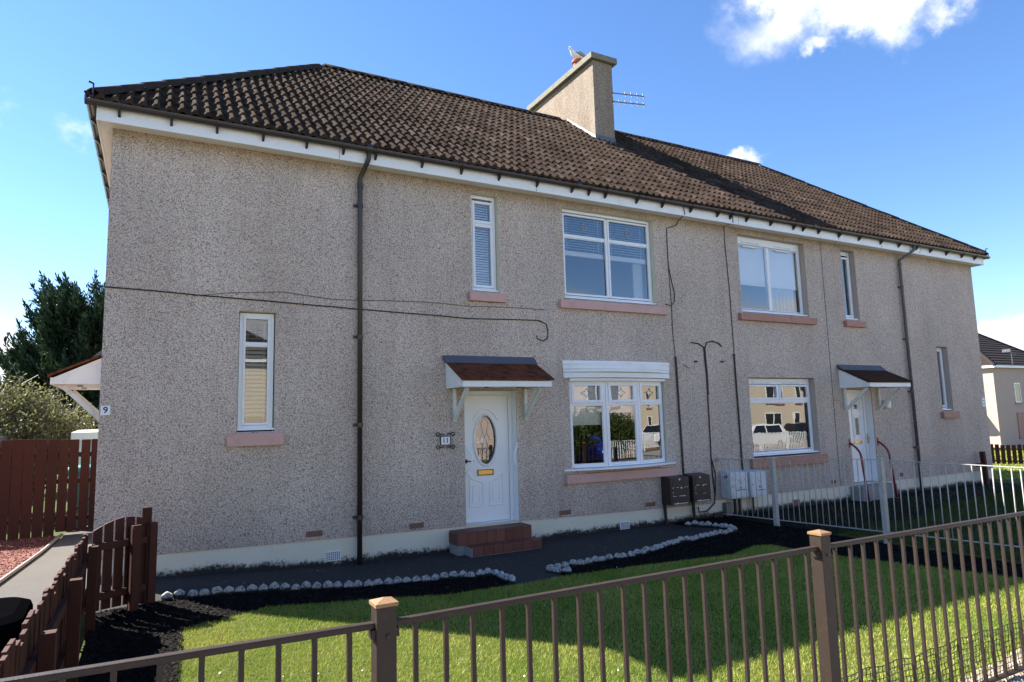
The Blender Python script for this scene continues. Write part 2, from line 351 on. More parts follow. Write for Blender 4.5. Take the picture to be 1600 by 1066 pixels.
def mat_ground():
    t = NT('tarmac'); c = t.mix(t.noise(1.3, 5), (.023, .0205, .0195), (.040, .036, .034)); c = t.mix(t.ramp(t.noise(3.1, 7, .75), [(.55, 0.0), (.68, .6)]), c, (.013, .014, .011)); cr = t.vor(1.3, 'DISTANCE_TO_EDGE', t.mapv((1, 1.6, 1)), 'Distance'); c = t.mix(t.ramp(cr, [(.0, .8), (.008, 0.0)]), c, (.006, .006, .005)); c = t.mix(t.ramp(t.vor(190, out='Color'), [(.80, 0.0), (.92, .5)]), c, (.05, .05, .05))
    c = t.mix(t.ramp(t.noise(13, 6, .75), [(.69, 0.0), (.74, .6)]), c, (.075, .075, .07)); t.bump(t.noise(160, 3), .5, .006); MT['tarmac'] = t.done(c, .85, .3)
    t = NT('road_tarmac'); c = t.mix(t.noise(1.0, 6), (.11, .105, .10), (.16, .155, .145)); t.bump(t.noise(120, 3), .4, .005); MT['road'] = t.done(c, .9, .3)
    t = NT('grey_drive'); c = t.mix(t.noise(1.6, 6, .65), (.088, .080, .070), (.125, .116, .104)); c = t.mix(t.ramp(t.noise(40, 5, .7), [(.5, 0.0), (.7, .6)]), c, (.06, .055, .05))
    t.bump(t.noise(60, 5), .6, .01); MT['drive'] = t.done(c, .9, .2)
    t = NT('soil'); c = t.mix(t.noise(16, 6, .7), (.005, .0045, .004), (.012, .010, .009)); t.bump(t.noise(30, 6, .7), 1.0, .03); MT['soil'] = t.done(c, .95, .1)
    t = NT('mulch_chip'); c = t.ramp(t.island(), [(0, (.004, .0036, .0034)), (.8, (.009, .0075, .0066)), (.96, (.014, .012, .010)), (1, (.045, .04, .035))]); MT['mulch'] = t.done(c, .9, .06)
    t = NT('red_chip'); c = t.ramp(t.island(), [(0, (.09, .025, .02)), (.5, (.15, .048, .036)), (1, (.24, .11, .085))]); MT['redchip'] = t.done(c, .85, .2)
    t = NT('pale_gravel'); c = t.ramp(t.island(), [(0, (.22, .165, .125)), (.5, (.34, .27, .21)), (1, (.48, .42, .35))]); MT['gravel'] = t.done(c, .85, .2)
    t = NT('grass_blade'); g = t.N.new('ShaderNodeNewGeometry').outputs['Position']
    pat = t.noise(1.1, 5, .6, g); r = t.island(); pat2 = t.noise(3.7, 6, .7, g)
    c = t.mix(t.ramp(pat, [(.38, 0.0), (.62, 1.0)]), (.225, .325, .032), (.39, .42, .078))
    c = t.mix(t.ramp(r, [(.0, 0.0), (1, 1.0)]), t.mix(1.0, c, (.72, .78, .7), 'MULTIPLY'), t.mix(1.0, c, (1.22, 1.16, 1.1), 'MULTIPLY'))
    c = t.mix(t.ramp(r, [(.90, 0.0), (.94, .8)]), c, (.46, .38, .18))
    c = t.mix(t.ramp(pat2, [(.55, 0.0), (.70, .75)]), c, t.mix(1.0, c, (1.25, 1.0, 1.3), 'MULTIPLY')); c = t.mix(t.ramp(pat2, [(.32, .7), (.42, 0.0)]), c, t.mix(1.0, c, (.62, .78, .7), 'MULTIPLY'))
    MT['grass'] = t.done(c, .55, .3)
    tl = t.N.new('ShaderNodeBsdfTranslucent'); t.L.new(c, tl.inputs[0]); mx = t.N.new('ShaderNodeMixShader'); mx.inputs[0].default_value = .25
    out = [n for n in t.N if n.type == 'OUTPUT_MATERIAL'][0]; t.L.new(t.b.outputs[0], mx.inputs[1]); t.L.new(tl.outputs[0], mx.inputs[2]); t.L.new(mx.outputs[0], out.inputs[0])
    t = NT('rough_grass'); g = t.N.new('ShaderNodeNewGeometry').outputs['Position']; c = t.mix(t.noise(1.4, 5, .6, g), (.045, .070, .012), (.085, .11, .025)); c = t.mix(t.island(), t.mix(1.0, c, (.6, .6, .6), 'MULTIPLY'), c); MT['rough'] = t.done(c, .6, .2)  # rough grass colour darkened to deepen the shade over the right garden
    t = NT('lawn_base'); c = t.mix(t.noise(1.1, 5), (.075, .105, .018), (.12, .14, .032)); c = t.mix(t.noise(60, 4, .7), c, (.05, .05, .02)); t.bump(t.noise(90, 3), .6, .012); MT['lawn'] = t.done(c, .95, .1)
    t = NT('earth'); c = t.mix(t.noise(.35, 6), (.05, .075, .02), (.085, .10, .03)); t.bump(t.noise(40, 4), .5, .01); MT['earth'] = t.done(c, .95, .1)
    t = NT('paving'); c = t.mix(t.noise(2.5, 6), (.22, .21, .20), (.30, .29, .27)); t.bump(t.noise(90, 3), .3, .004); MT['paving'] = t.done(c, .9, .2)
mat_ground()
simple('daisy', (.75, .75, .70), .7)
simple('litter', (.16, .13, .10), .9, .5, 40)
def mat_leaf(name, stops, trans=.3):
    t = NT(name); c = t.ramp(t.island(), stops); t.done(c, .55, .3)
    tl = t.N.new('ShaderNodeBsdfTranslucent'); t.L.new(c, tl.inputs[0]); mx = t.N.new('ShaderNodeMixShader'); mx.inputs[0].default_value = trans
    out = [n for n in t.N if n.type == 'OUTPUT_MATERIAL'][0]; t.L.new(t.b.outputs[0], mx.inputs[1]); t.L.new(tl.outputs[0], mx.inputs[2]); t.L.new(mx.outputs[0], out.inputs[0])
    MT[name] = t.m
mat_leaf('conifer_leaf', [(0, (.012, .026, .014)), (.6, (.022, .046, .022)), (1, (.042, .075, .032))], .2)
mat_leaf('shrub_leaf', [(0, (.11, .10, .055)), (.5, (.175, .175, .075)), (1, (.27, .30, .09))], .35)
mat_leaf('shrub_twig', [(0, (.07, .055, .035)), (1, (.15, .12, .075))], 0)
mat_leaf('hedge_leaf', [(0, (.03, .05, .014)), (.5, (.06, .09, .02)), (1, (.10, .14, .03))], .3)

# ------------------------------------------------------------------ ground
def sst(a, b, x):
    t = min(1, max(0, (x-a)/(b-a))); return t*t*(3-2*t)
def H(x, y):
    left = .055*min(3.0, max(0.0, -6.6-x))
    k = sst(-1.75, -.55, y); k = max(k, sst(-9.55, -9.85, x))
    h = left*k
    h += .12*sst(-5.75, -6.75, y) + .14*sst(-6.85, -7.6, y)
    if y < -9.9: h += -.12 - .36*sst(-10.5, -19, y)
    h -= .026*max(0, x-11)
    return h
def sheet(name, poly, off, m, step=.3, kind='structure', parent=None):
    bm = bmesh.new(); f = bm.faces.new([bm.verts.new((p[0], p[1], 0)) for p in poly])
    xs = [p[0] for p in poly]; ys = [p[1] for p in poly]
    for a, lo, hi in ((0, min(xs), max(xs)), (1, min(ys), max(ys))):
        c = math.ceil(lo/step)*step
        while c < hi:
            if c-lo > 1e-3 and hi-c > 1e-3:
                co = [0, 0, 0]; co[a] = c; no = [0, 0, 0]; no[a] = 1
                bmesh.ops.bisect_plane(bm, geom=bm.verts[:]+bm.edges[:]+bm.faces[:], plane_co=co, plane_no=no)
            c += step
    for v in bm.verts: v.co.z = H(v.co.x, v.co.y)+off
    bmesh.ops.recalc_face_normals(bm, faces=bm.faces)
    if sum(f.normal.z for f in bm.faces) < 0: bmesh.ops.reverse_faces(bm, faces=bm.faces)
    me = bpy.data.meshes.new(name); bm.to_mesh(me); bm.free(); me.materials.append(m)
    o = link(name, me, parent)
    if kind: o['kind'] = kind
    return o
def build_ground():
    xs = sorted(set([-400, -200, -120, -80, -60, -40, -30, -24, -18] + [round(-16+.4*i, 2) for i in range(0, 95)] + [24, 28, 34, 42, 50, 60, 80, 120, 200, 400]))
    ys = sorted(set([-400, -200, -100, -60, -40, -30, -24] + [round(-22+.4*i, 2) for i in range(0, 90)] + [16, 20, 26, 34, 44, 60, 90, 140, 220, 400]))
    V = [(x, y, (H(max(-60, min(90, x)), y)-.06)) for y in ys for x in xs]; n = len(xs)
    F = [(j*n+i, j*n+i+1, (j+1)*n+i+1, (j+1)*n+i) for j in range(len(ys)-1) for i in range(n-1)]
    o = link('ground', np_mesh('ground', V, F, MT['earth'], True)); o['kind'] = 'structure'
build_ground()
LAWN = [(-9.02, -6.85), (-9.03, -3.4), (-8.96, -1.93), (-8.6, -1.80), (-8.12, -1.58), (-7.3, -1.84), (-6.29, -2.21), (-5.4, -2.26), (-4.75, -2.22), (-3.65, -2.31), (-2.2, -2.5),
        (-1.5, -2.25), (-1.22, -2.35), (-1.26, -3.0), (-.95, -4.0), (-.62, -5.2), (-.5, -6.5), (-3.4, -6.55), (-4.2, -6.62), (-5.0, -6.74), (-6.2, -6.9), (-9.0, -6.9)]
sheet('lawn', LAWN, .0, MT['lawn'])
PATH = [(-9.75, .05), (-9.75, -1.2), (-9.15, -1.05), (-8.1, -1.1), (-6.7, -1.42), (-5.45, -1.74), (-5.45, -2.26), (-4.7, -2.26), (-4.76, -1.9), (-3.2, -1.84), (-2.2, -1.52), (-.85, -1.33), (-.75, -.85), (-1.0, -.3), (-1.0, .05)]
sheet('path', PATH, -.004, MT['tarmac'])
BED = [(-9.7, -1.15), (-9.72, -6.6), (-9.0, -6.3), (-9.0, -3.4), (-8.93, -1.95), (-8.6, -1.8), (-8.12, -1.58), (-7.3, -1.84), (-6.29, -2.21), (-5.46, -2.24), (-5.46, -1.74), (-6.7, -1.40), (-8.1, -1.08), (-9.15, -1.03)]
sheet('flower_bed_soil', BED, .010, MT['soil'], .2)
BED2 = [(-4.74, -2.22), (-3.65, -2.31), (-2.2, -2.5), (-1.5, -2.25), (-1.22, -2.35), (-1.26, -3.0), (-.95, -4.0), (-.62, -5.2), (-.5, -6.2), (.08, -6.3), (.1, .05), (-1.0, .05), (-1.0, -.3), (-.72, -.82), (-.8, -1.3), (-2.2, -1.5), (-3.2, -1.82), (-4.74, -1.88)]
sheet('border_bed_soil', BED2, .010, MT['soil'], .2)
sheet('neighbour_lawn', [(.22, .05), (.22, -6.4), (12, -6.4), (12, .05)], -.004, MT['lawn'], .4)
sheet('neighbour_bed_soil', [(.22, .05), (.22, -2.3), (3, -2.2), (5, -1.5), (9.8, -1.1), (9.8, .05)], .010, MT['soil'], .3)
sheet('neighbour_side_lawn', [(12.02, -6.4), (40, -6.4), (40, 12), (10.2, 12), (10.2, .06), (12.02, .06)], -.002, MT['lawn'], 1.0)
sheet('driveway', [(-9.86, -6.6), (-9.86, 8.2), (-10.62, 8.2), (-10.55, 4.2), (-10.62, 2.6), (-10.78, .4), (-11.5, -2), (-12.4, -6.6)], .0, MT['drive'])
sheet('red_chip_bed', [(-10.66, 2.6), (-10.59, 4.5), (-14.5, 4.5), (-14.5, -6.6), (-12.45, -6.6), (-11.55, -2), (-10.82, .4)], .0, MT['redchip'], .4)
sheet('gravel_strip', [(-6.2, -6.86), (-5.0, -6.72), (-4.2, -6.60), (-3.4, -6.53), (-.5, -6.50), (.1, -6.5), (.1, -6.95), (-6.2, -6.95)], .010, MT['gravel'], .2)
sheet('pavement', [(-40, -9.6), (-40, -6.97), (40, -6.97), (40, -9.6)], .0, MT['paving'], 1.0)
MBk = MB(); MBk.box(-40, 40, -9.75, -9.6, -.2, .275); o = MBk.build('kerb', MT['kerb']); o['kind'] = 'structure'
sheet('road', [(-60, -16.2), (-60, -9.76), (80, -9.76), (80, -16.2)], .0, MT['road'], 1.0)
sheet('far_pavement', [(-60, -18.2), (-60, -16.22), (80, -16.22), (80, -18.2)], .06, MT['paving'], 1.0)

def inpoly(P, poly):
    x, y = P[:, 0], P[:, 1]; c = np.zeros(len(P), bool); j = len(poly)-1
    for i in range(len(poly)):
        xi, yi = poly[i]; xj, yj = poly[j]
        c ^= ((yi > y) != (yj > y)) & (x < (xj-xi)*(y-yi)/((yj-yi) if yj != yi else 1e-9)+xi); j = i
    return c
def scatter(poly, n):
    a = np.array(poly); lo, hi = a.min(0), a.max(0); P = rng.uniform(lo, hi, (int(n*1.9), 2)); P = P[inpoly(P, poly)][:n]
    return np.array([(x, y, H(x, y)) for x, y in P])
def blades(name, poly, n, hmin, hmax, w, m, z0=0.0):
    P = scatter(poly, n); k = len(P); a = rng.uniform(0, 2*np.pi, k); h = rng.uniform(hmin, hmax, k); l = rng.uniform(.2, .9, k)*h; b = rng.uniform(0, 2*np.pi, k)
    d = np.c_[np.cos(a), np.sin(a), np.zeros(k)]*w/2; tip = np.c_[np.cos(b)*l, np.sin(b)*l, h]; P[:, 2] += z0
    V = np.stack([P-d, P+d, P+tip], 1).reshape(-1, 3); F = np.arange(3*k).reshape(-1, 3)
    return tag(link(name, np_mesh(name, V, F, m)), None, None, None, 'stuff')
tag(blades('grass', LAWN, 260000, .012, .034, .0055, MT['grass']), 'short green lawn grass in front of the house', 'grass')
tag(blades('rough_grass', [(.3, -2.2), (.3, -6.3), (9.6, -6.3), (12, -2), (12, -.6), (9.8, -1.1), (5, -1.5), (3, -2.1)], 60000, .03, .09, .010, MT['rough']), 'rough longer grass in the right front garden behind the pale railing', 'grass')
tag(blades('weeds', [(.4, -.6), (.4, -2.2), (3, -2.2), (5, -1.5), (9.8, -1.1), (9.8, -.3), (3, -.5)], 1300, .03, .12, .012, MT['rough']), 'scattered weeds and grass tufts on the dark bed below the right windows', 'weeds')
tag(blades('grass_tufts', [(-9.02, -6.92), (-6.2, -6.92), (-4.2, -6.66), (-.5, -6.56), (-.5, -6.50), (-4.2, -6.56), (-6.2, -6.80), (-9.02, -6.80)], 5000, .03, .10, .006, MT['grass']), 'longer uncut grass tufts along the foot of the brown railing', 'grass')
tag(blades('far_grass', [(12, -6), (34, -6), (34, 10), (10.3, 10), (10.3, 1)], 40000, .04, .09, .03, MT['grass']), 'sunlit grass beyond the right end of the house', 'grass')
def chips(name, poly, n, smin, smax, m, flat=.35, z0=.0):
    P = scatter(poly, n); k = len(P); s = rng.uniform(smin, smax, k)
    base = np.array([(1, 0, 0), (0, 1, 0), (-1, 0, 0), (0, -1, 0), (0, 0, 1)], float)
    V = base[None]*s[:, None, None]*rng.uniform(.55, 1.25, (k, 5, 1)); V[:, :, 2] *= flat*2
    a = rng.uniform(0, 2*np.pi, k); c, sn = np.cos(a), np.sin(a); X = V[:, :, 0]*c[:, None]-V[:, :, 1]*sn[:, None]; Y = V[:, :, 0]*sn[:, None]+V[:, :, 1]*c[:, None]
    tl = rng.uniform(-.5, .5, (k, 2)); Z = V[:, :, 2] + X*tl[:, :1] + Y*tl[:, 1:]
    V = np.stack([X, Y, Z], 2) + P[:, None, :]; V[:, :, 2] += z0
    f = np.array([(0, 1, 4), (1, 2, 4), (2, 3, 4), (3, 0, 4)]); F = (f[None]+(np.arange(k)*5)[:, None, None]).reshape(-1, 3)
    return tag(link(name, np_mesh(name, V.reshape(-1, 3), F, m)), None, None, None, 'stuff')
tag(chips('bark_mulch', BED, 15000, .008, .026, MT['mulch'], .4, .012), 'black bark mulch in the left flower bed', 'mulch')
tag(chips('bark_mulch', BED2, 14000, .008, .024, MT['mulch'], .4, .012), 'black soil and mulch in the border below the pale railing', 'mulch')
tag(chips('red_chippings', [(-10.66, 2.6), (-10.59, 4.5), (-13, 4.5), (-13, -2), (-11.55, -2), (-10.82, .4)], 9000, .012, .03, MT['redchip'], .5, .004), 'red stone chippings beside the driveway', 'gravel')
tag(chips('gravel', [(-6.2, -6.86), (-5.0, -6.72), (-4.2, -6.60), (-3.4, -6.53), (-.5, -6.50), (.1, -6.5), (.1, -6.95), (-6.2, -6.95)], 9000, .010, .026, MT['gravel'], .6, .012), 'pale gravel along the foot of the brown front railing', 'gravel')
tag(chips('leaf_litter', PATH, 260, .006, .016, MT['litter'], .3, .002), 'small bits of leaf and grit lying on the dark path', 'litter')
tag(chips('daisies', LAWN, 45, .007, .011, MT['daisy'], .5, .028), 'tiny white daisies dotted over the lawn', 'flowers')
# timber edge of the driveway
mb = MB(); mb.tube([(-11.53, -2, H(-11.5, -2)+.02), (-10.80, .4, H(-10.8, .4)+.03), (-10.64, 2.6, H(-10.6, 2.6)+.03), (-10.57, 4.4, H(-10.57, 4.4)+.03)], .025, 6)
o = mb.build('driveway_edging', MT['concrete']); o['kind'] = 'structure'

# ------------------------------------------------------------------ house
HOUSE = thing('house', 'two storey pebbledashed house pair with brown tiled hipped roof and central chimney', 'house')
XW = 9.83; YB = 8.0; ZT = 5.72
def basetop(x): return .27 + .155*max(0, -x/9.83) if x < 0 else .325
OPEN = dict(nl=(-8.30, -7.83, 1.86, 3.46), nu=(-4.88, -4.39, 3.97, 5.59), lu=(-3.14, -1.11, 3.96, 5.59), bay=(-3.12, -1.04, 1.07, 2.62), dl=(-5.06, -4.14, 0, 2.40),
            ru=(1.11, 3.14, 3.96, 5.59), rnu=(4.39, 4.88, 3.97, 5.59), rl=(1.15, 3.13, 1.05, 2.64), dr=(4.18, 5.06, 0, 2.40), rn=(7.83, 8.30, 1.86, 3.46))
def build_walls():
    xs = sorted(set([-XW, 0, XW] + [o[i] for o in OPEN.values() for i in (0, 1)])); zs = sorted(set([0, ZT] + [o[i] for o in OPEN.values() for i in (2, 3)]))
    mb = MB(); zb = lambda x, z: basetop(x) if z == 0 else z
    for i in range(len(xs)-1):
        for j in range(len(zs)-1):
            xm, zm = (xs[i]+xs[i+1])/2, (zs[j]+zs[j+1])/2
            if any(o[0] < xm < o[1] and o[2] < zm < o[3] for o in OPEN.values()): continue
            mb.add([(xs[i], 0, zb(xs[i], zs[j])), (xs[i+1], 0, zb(xs[i+1]-1e-6, zs[j])), (xs[i+1], 0, zs[j+1]), (xs[i], 0, zs[j+1])], [(0, 1, 2, 3)])
    mb.add([(-XW, 0, .3), (-XW, 0, ZT), (-XW, YB, ZT), (-XW, YB, .3)], [(0, 1, 2, 3)]); mb.add([(XW, 0, .3), (XW, 0, ZT), (XW, YB, ZT), (XW, YB, .3)], [(0, 3, 2, 1)])
    mb.add([(-XW, YB, .3), (-XW, YB, ZT), (XW, YB, ZT), (XW, YB, .3)], [(0, 1, 2, 3)])
    me = bpy.data.meshes.new('wall'); me.from_pydata(mb.v, [], mb.f); me.materials.append(MT['pebble'])
    bm = bmesh.new(); bm.from_mesh(me); bmesh.ops.remove_doubles(bm, verts=bm.verts, dist=1e-4); bmesh.ops.recalc_face_normals(bm, faces=bm.faces); bm.to_mesh(me); bm.free()
    link('wall', me, HOUSE)
    b = MB(); gapl, gapr = OPEN['dl'], OPEN['dr']
    for x0, x1 in ((-XW, -6.5), (-6.5, gapl[0]), (gapl[0], gapl[1]), (gapl[1], 0), (0, gapr[0]), (gapr[0], gapr[1]), (gapr[1], XW)):
        e0, e1 = basetop(x0), basetop(x1-1e-6)
        b.add([(x0, .014, -.3), (x1, .014, -.3), (x1, .014, e1+.004), (x0, .014, e0+.004), (x0, .3, -.3), (x1, .3, -.3), (x1, .3, e1+.004), (x0, .3, e0+.004)],
              [(0, 1, 2, 3), (3, 2, 6, 7)])
    b.add([(-XW+.012, .014, -.3), (-XW+.012, YB, -.3), (-XW+.012, YB, .43), (-XW+.012, .014, .43)], [(0, 1, 2, 3)]); b.add([(XW-.012, .014, -.3), (XW-.012, YB, -.3), (XW-.012, YB, .34), (XW-.012, .014, .34)], [(0, 1, 2, 3)])
    b.build('base_course', MT['base'], HOUSE)
    for k, (x0, x1, z0, z1) in OPEN.items():
        z0 = basetop((x0+x1)/2) if z0 == 0 else z0; d = .26
        r = MB(); r.add([(x0, 0, z0), (x0, d, z0), (x0, d, z1), (x0, 0, z1)], [(0, 1, 2, 3)]); r.add([(x1, 0, z0), (x1, d, z0), (x1, d, z1), (x1, 0, z1)], [(0, 3, 2, 1)])
        r.add([(x0, 0, z1), (x0, d, z1), (x1, d, z1), (x1, 0, z1)], [(0, 1, 2, 3)]); r.add([(x0, 0, z0), (x0, d, z0), (x1, d, z0), (x1, 0, z0)], [(0, 3, 2, 1)])
        r.build('window_reveal' if k[0] != 'd' else 'door_reveal', MT['reveal_cream' if x0 < 0 else 'reveal_tan'], HOUSE)
    f = MB(); f.box(-XW+.05, XW-.05, .3, YB-.05, .10, .2); f.box(-XW+.05, XW-.05, .3, YB-.05, 2.8, 3.0); f.box(-XW+.05, XW-.05, .05, YB-.05, 5.66, 5.7)
    f.box(-.1, .1, .3, YB-.05, .2, 2.8); f.box(-.1, .1, .3, YB-.05, 3.0, 5.66); f.box(-XW+.05, -.1, 4.2, 4.3, .2, 2.8); f.box(.1, XW-.05, 4.2, 4.3, .2, 2.8)
    f.box(-XW+.05, -.1, 4.2, 4.3, 3.0, 5.66); f.box(.1, XW-.05, 4.2, 4.3, 3.0, 5.66)
    for xx in (-7.2, -3.8, 3.8, 7.2): f.box(xx-.05, xx+.05, .3, 4.2, .2, 2.8); f.box(xx-.05, xx+.05, .3, 4.2, 3.0, 5.66)
    f.build('interior_partition', MT['dark_interior'], HOUSE)
build_walls()

def motif(cx, cz, y, s, parent):   # etched diamond motif in a top light
    mb = MB()
    pts = [(cx, y, cz+s), (cx+s*.62, y, cz), (cx, y, cz-s), (cx-s*.62, y, cz), (cx, y, cz+s)]
    mb.tube(pts, .004, 5); mb.tube([(cx-s*.3, y, cz-.1*s), (cx, y, cz+.35*s), (cx+.3*s, y, cz-.1*s), (cx, y, cz-.5*s), (cx-s*.3, y, cz-.1*s)], .0035, 5)
    mb.build('lead_motif', MT['lead_came'], parent)
def slats(x0, x1, z0, z1, y, pitch, parent, m, tilt=.55, rail=0, name='venetian_blind'):
    mb = MB(); z = z1
    while z > z0+pitch*.5:
        dz = pitch*.52*math.sin(tilt*1.35); dy = pitch*.6*math.cos(tilt*1.35)
        mb.add([(x0, y-dy, z-dz), (x1, y-dy, z-dz), (x1, y+dy, z+dz), (x0, y+dy, z+dz)], [(0, 1, 2, 3)]); z -= pitch
    if rail: mb.box(x0, x1, y-.02, y+.02, z0-rail, z0)
    for xx in (x0+.12*(x1-x0), x0+.88*(x1-x0)): mb.box(xx-.002, xx+.002, y-.022, y-.019, z0, z1)
    return mb.build(name, m, parent)
def window(x0, x1, z0, z1, y, lights, mats='upvc', fw_=.052, sash=.042):
    """lights: list of (x0,x1,z0,z1,opening) in absolute coordinates of glass+sash; frame fills the rest"""
    fr = MB().ring(x0, x1, z0, z1, fw_, y, y+.07)
    w = fr.build('window', MT[mats], HOUSE, .004)
    mu = MB(); xs = sorted(set(round(l[0], 3) for l in lights) | set(round(l[1], 3) for l in lights))
    done_ = set()
    for a in lights:
        for b in lights:
            if b[0] > a[1] and b[0]-a[1] < .09 and abs(a[2]-b[2]) < .02 and (a[1], b[0], a[2]) not in done_:
                mu.box(a[1], b[0], y+.004, y+.066, a[2]-.001, a[3]+.001); done_.add((a[1], b[0], a[2]))
    zsep = sorted(set((b[3], a[2]) for a in lights for b in lights if 0 < a[2]-b[3] < .09 and min(a[1], b[1]) > max(a[0], b[0])))
    for za, zb in zsep:
        mu.box(min(l[0] for l in lights), max(l[1] for l in lights), y+.003, y+.067, za, zb)
    if mu.v: mu.build('mullion', MT[mats], w, .003)
    for l in lights:
        s = sash if l[4] else .014
        MB().ring(l[0]-.004*(l[4] > 0), l[1]+.004*(l[4] > 0), l[2]-.004*(l[4] > 0), l[3]+.004*(l[4] > 0), s, y-.014 if l[4] else y+.012, y+.05).build('sash' if l[4] else 'glazing_bead', MT[mats], w, .004)
        p = MB(); yy = y+.02; p.add([(l[0]+s-.004, yy, l[2]+s-.004), (l[1]-s+.004, yy, l[2]+s-.004), (l[1]-s+.004, yy, l[3]-s+.004), (l[0]+s-.004, yy, l[3]-s+.004)], [(0, 1, 2, 3)])
        me = bpy.data.meshes.new('pane'); me.from_pydata(p.v, [], p.f); me.materials.append(MT['glass']); link('pane', me, w)
    return w
def sill(x0, x1, ztop, h, m, out=.075):
    MB().box(x0, x1, -out, .05, ztop-h, ztop).build('window_sill', MT[m], HOUSE, .006)
def ledge(x0, x1, z, y0, y1, m='upvc'):
    MB().box(x0, x1, y0, y1, z-.028, z).build('window_ledge', MT[m], HOUSE, .005)

Y1 = .10
def build_windows():
    # lower left narrow window
    w = window(-8.285, -7.845, 1.89, 3.45, Y1, [(-8.23, -7.90, 3.045, 3.39, 0), (-8.23, -7.90, 1.955, 3.005, 0)])
    MB().ring(-8.235, -7.895, 1.945, 3.40, .03, Y1-.014, Y1+.02).build('sash', MT['upvc'], w, .004)
    slats(-8.2, -7.93, 2.03, 2.98, .19, .056, w, MT['blind_cream'], .62); slats(-8.2, -7.93, 2.99, 3.34, .20, .056, w, MT['blind_cream'], .25)
    motif(-8.065, 3.21, Y1+.016, .085, w); ledge(-8.30, -7.83, 1.905, .035, .12); sill(-8.42, -7.72, 1.84, .165, 'sill_pink')
    # upper left narrow window, sash ajar
    w = window(-4.87, -4.40, 4.0, 5.585, Y1, [(-4.815, -4.455, 5.13, 5.49, 1), (-4.815, -4.455, 4.06, 5.10, 1)])
    slats(-4.79, -4.48, 4.1, 5.45, .19, .042, w, MT['blind_white'], .75)
    ledge(-4.88, -4.39, 4.012, .03, .12); sill(-4.95, -4.31, 3.945, .14, 'sill_pink')
    # upper left pair
    w = window(-3.13, -1.12, 3.99, 5.585, Y1, [(-3.075, -2.15, 5.13, 5.50, 0), (-2.10, -1.175, 5.13, 5.50, 0), (-3.075, -2.15, 4.06, 5.085, 0), (-2.10, -1.175, 4.06, 5.085, 0)])
    MB().ring(-3.085, -2.14, 4.05, 5.51, .034, Y1-.014, Y1+.02).build('sash', MT['upvc'], w, .004); MB().ring(-2.11, -1.165, 4.05, 5.51, .034, Y1-.014, Y1+.02).build('sash', MT['upvc'], w, .004)
    for a, b in ((-3.06, -2.16), (-2.09, -1.19)): slats(a, b, 4.86, 5.47, .19, .046, w, MT['blind_white'], .45, .085); motif((a+b)/2, 5.31, Y1+.016, .075, w)
    MB().box(-1.42, -1.2, .27, .30, 4.0, 4.9).build('curtain', MT['curtain'], w)
    ledge(-3.14, -1.10, 4.005, .03, .12); sill(-3.27, -.94, 3.93, .145, 'sill_pink')
    # right upper pair
    w = window(1.12, 3.13, 3.99, 5.585, .13, [(1.18, 2.09, 4.06, 5.42, 0), (2.16, 3.07, 4.06, 5.42, 0)], 'upvc', .058)
    MB().box(1.178, 2.125, .128, .19, 5.43, 5.53).build('frame_head', MT['upvc'], w); MB().box(2.127, 3.072, .128, .19, 5.43, 5.53).build('frame_head', MT['upvc'], w)
    for a in (1.36, 2.34):
        v = MB().box(a, a+.5, .112, .128, 5.455, 5.485).build('trickle_vent', MT['upvc_old'], w, .003); MB().box(a+.02, a+.48, .122, .129, 5.37, 5.40).build('trickle_vent', MT['upvc_old'], w, .003)
    for a, b in ((1.19, 2.08), (2.17, 3.06)): MB().box(a, b, .205, .21, 4.58, 5.44).build('roller_blind', MT['blind_white'], w)
    mb = MB()
    for k in range(14): mb.tube([(2.18+k*.062, .26+.012*(k % 2), 4.05), (2.18+k*.062, .26+.012*(k % 2), 4.6)], .028, 6)
    mb.build('net_curtain', MT['curtain'], w)
    ledge(1.11, 3.14, 4.005, .03, .15); sill(.98, 3.28, 3.93, .14, 'sill_terracotta', .085)
    # right upper narrow
    w = window(4.40, 4.87, 4.0, 5.585, .13, [(4.46, 4.81, 4.06, 5.45, 1)]); MB().box(4.5, 4.77, .112, .13, 5.49, 5.52).build('trickle_vent', MT['upvc_old'], w)
    ledge(4.39, 4.88, 4.012, .03, .15); sill(4.28, 4.97, 3.94, .14, 'sill_terracotta', .085)
    # right lower
    w = window(1.16, 3.12, 1.09, 2.63, .13, [(1.22, 2.12, 2.20, 2.50, 1), (2.17, 3.06, 2.20, 2.50, 1), (1.22, 3.06, 1.16, 2.13, 0)], 'upvc', .06)
    MB().box(1.222, 3.058, .129, .19, 2.515, 2.57).build('frame_head', MT['upvc'], w)
    for a in (1.38, 2.3): MB().box(a, a+.5, .11, .128, 2.53, 2.555).build('trickle_vent', MT['upvc_old'], w)
    ledge(1.15, 3.13, 1.105, .02, .15); sill(1.02, 3.27, 1.03, .17, 'sill_terracotta', .085)
    # right lower narrow
    w = window(7.84, 8.29, 1.89, 3.45, .13, [(7.9, 8.23, 1.96, 3.39, 1)]); ledge(7.83, 8.30, 1.905, .03, .15); sill(7.72, 8.42, 1.84, .16, 'sill_terracotta', .085)
build_windows()

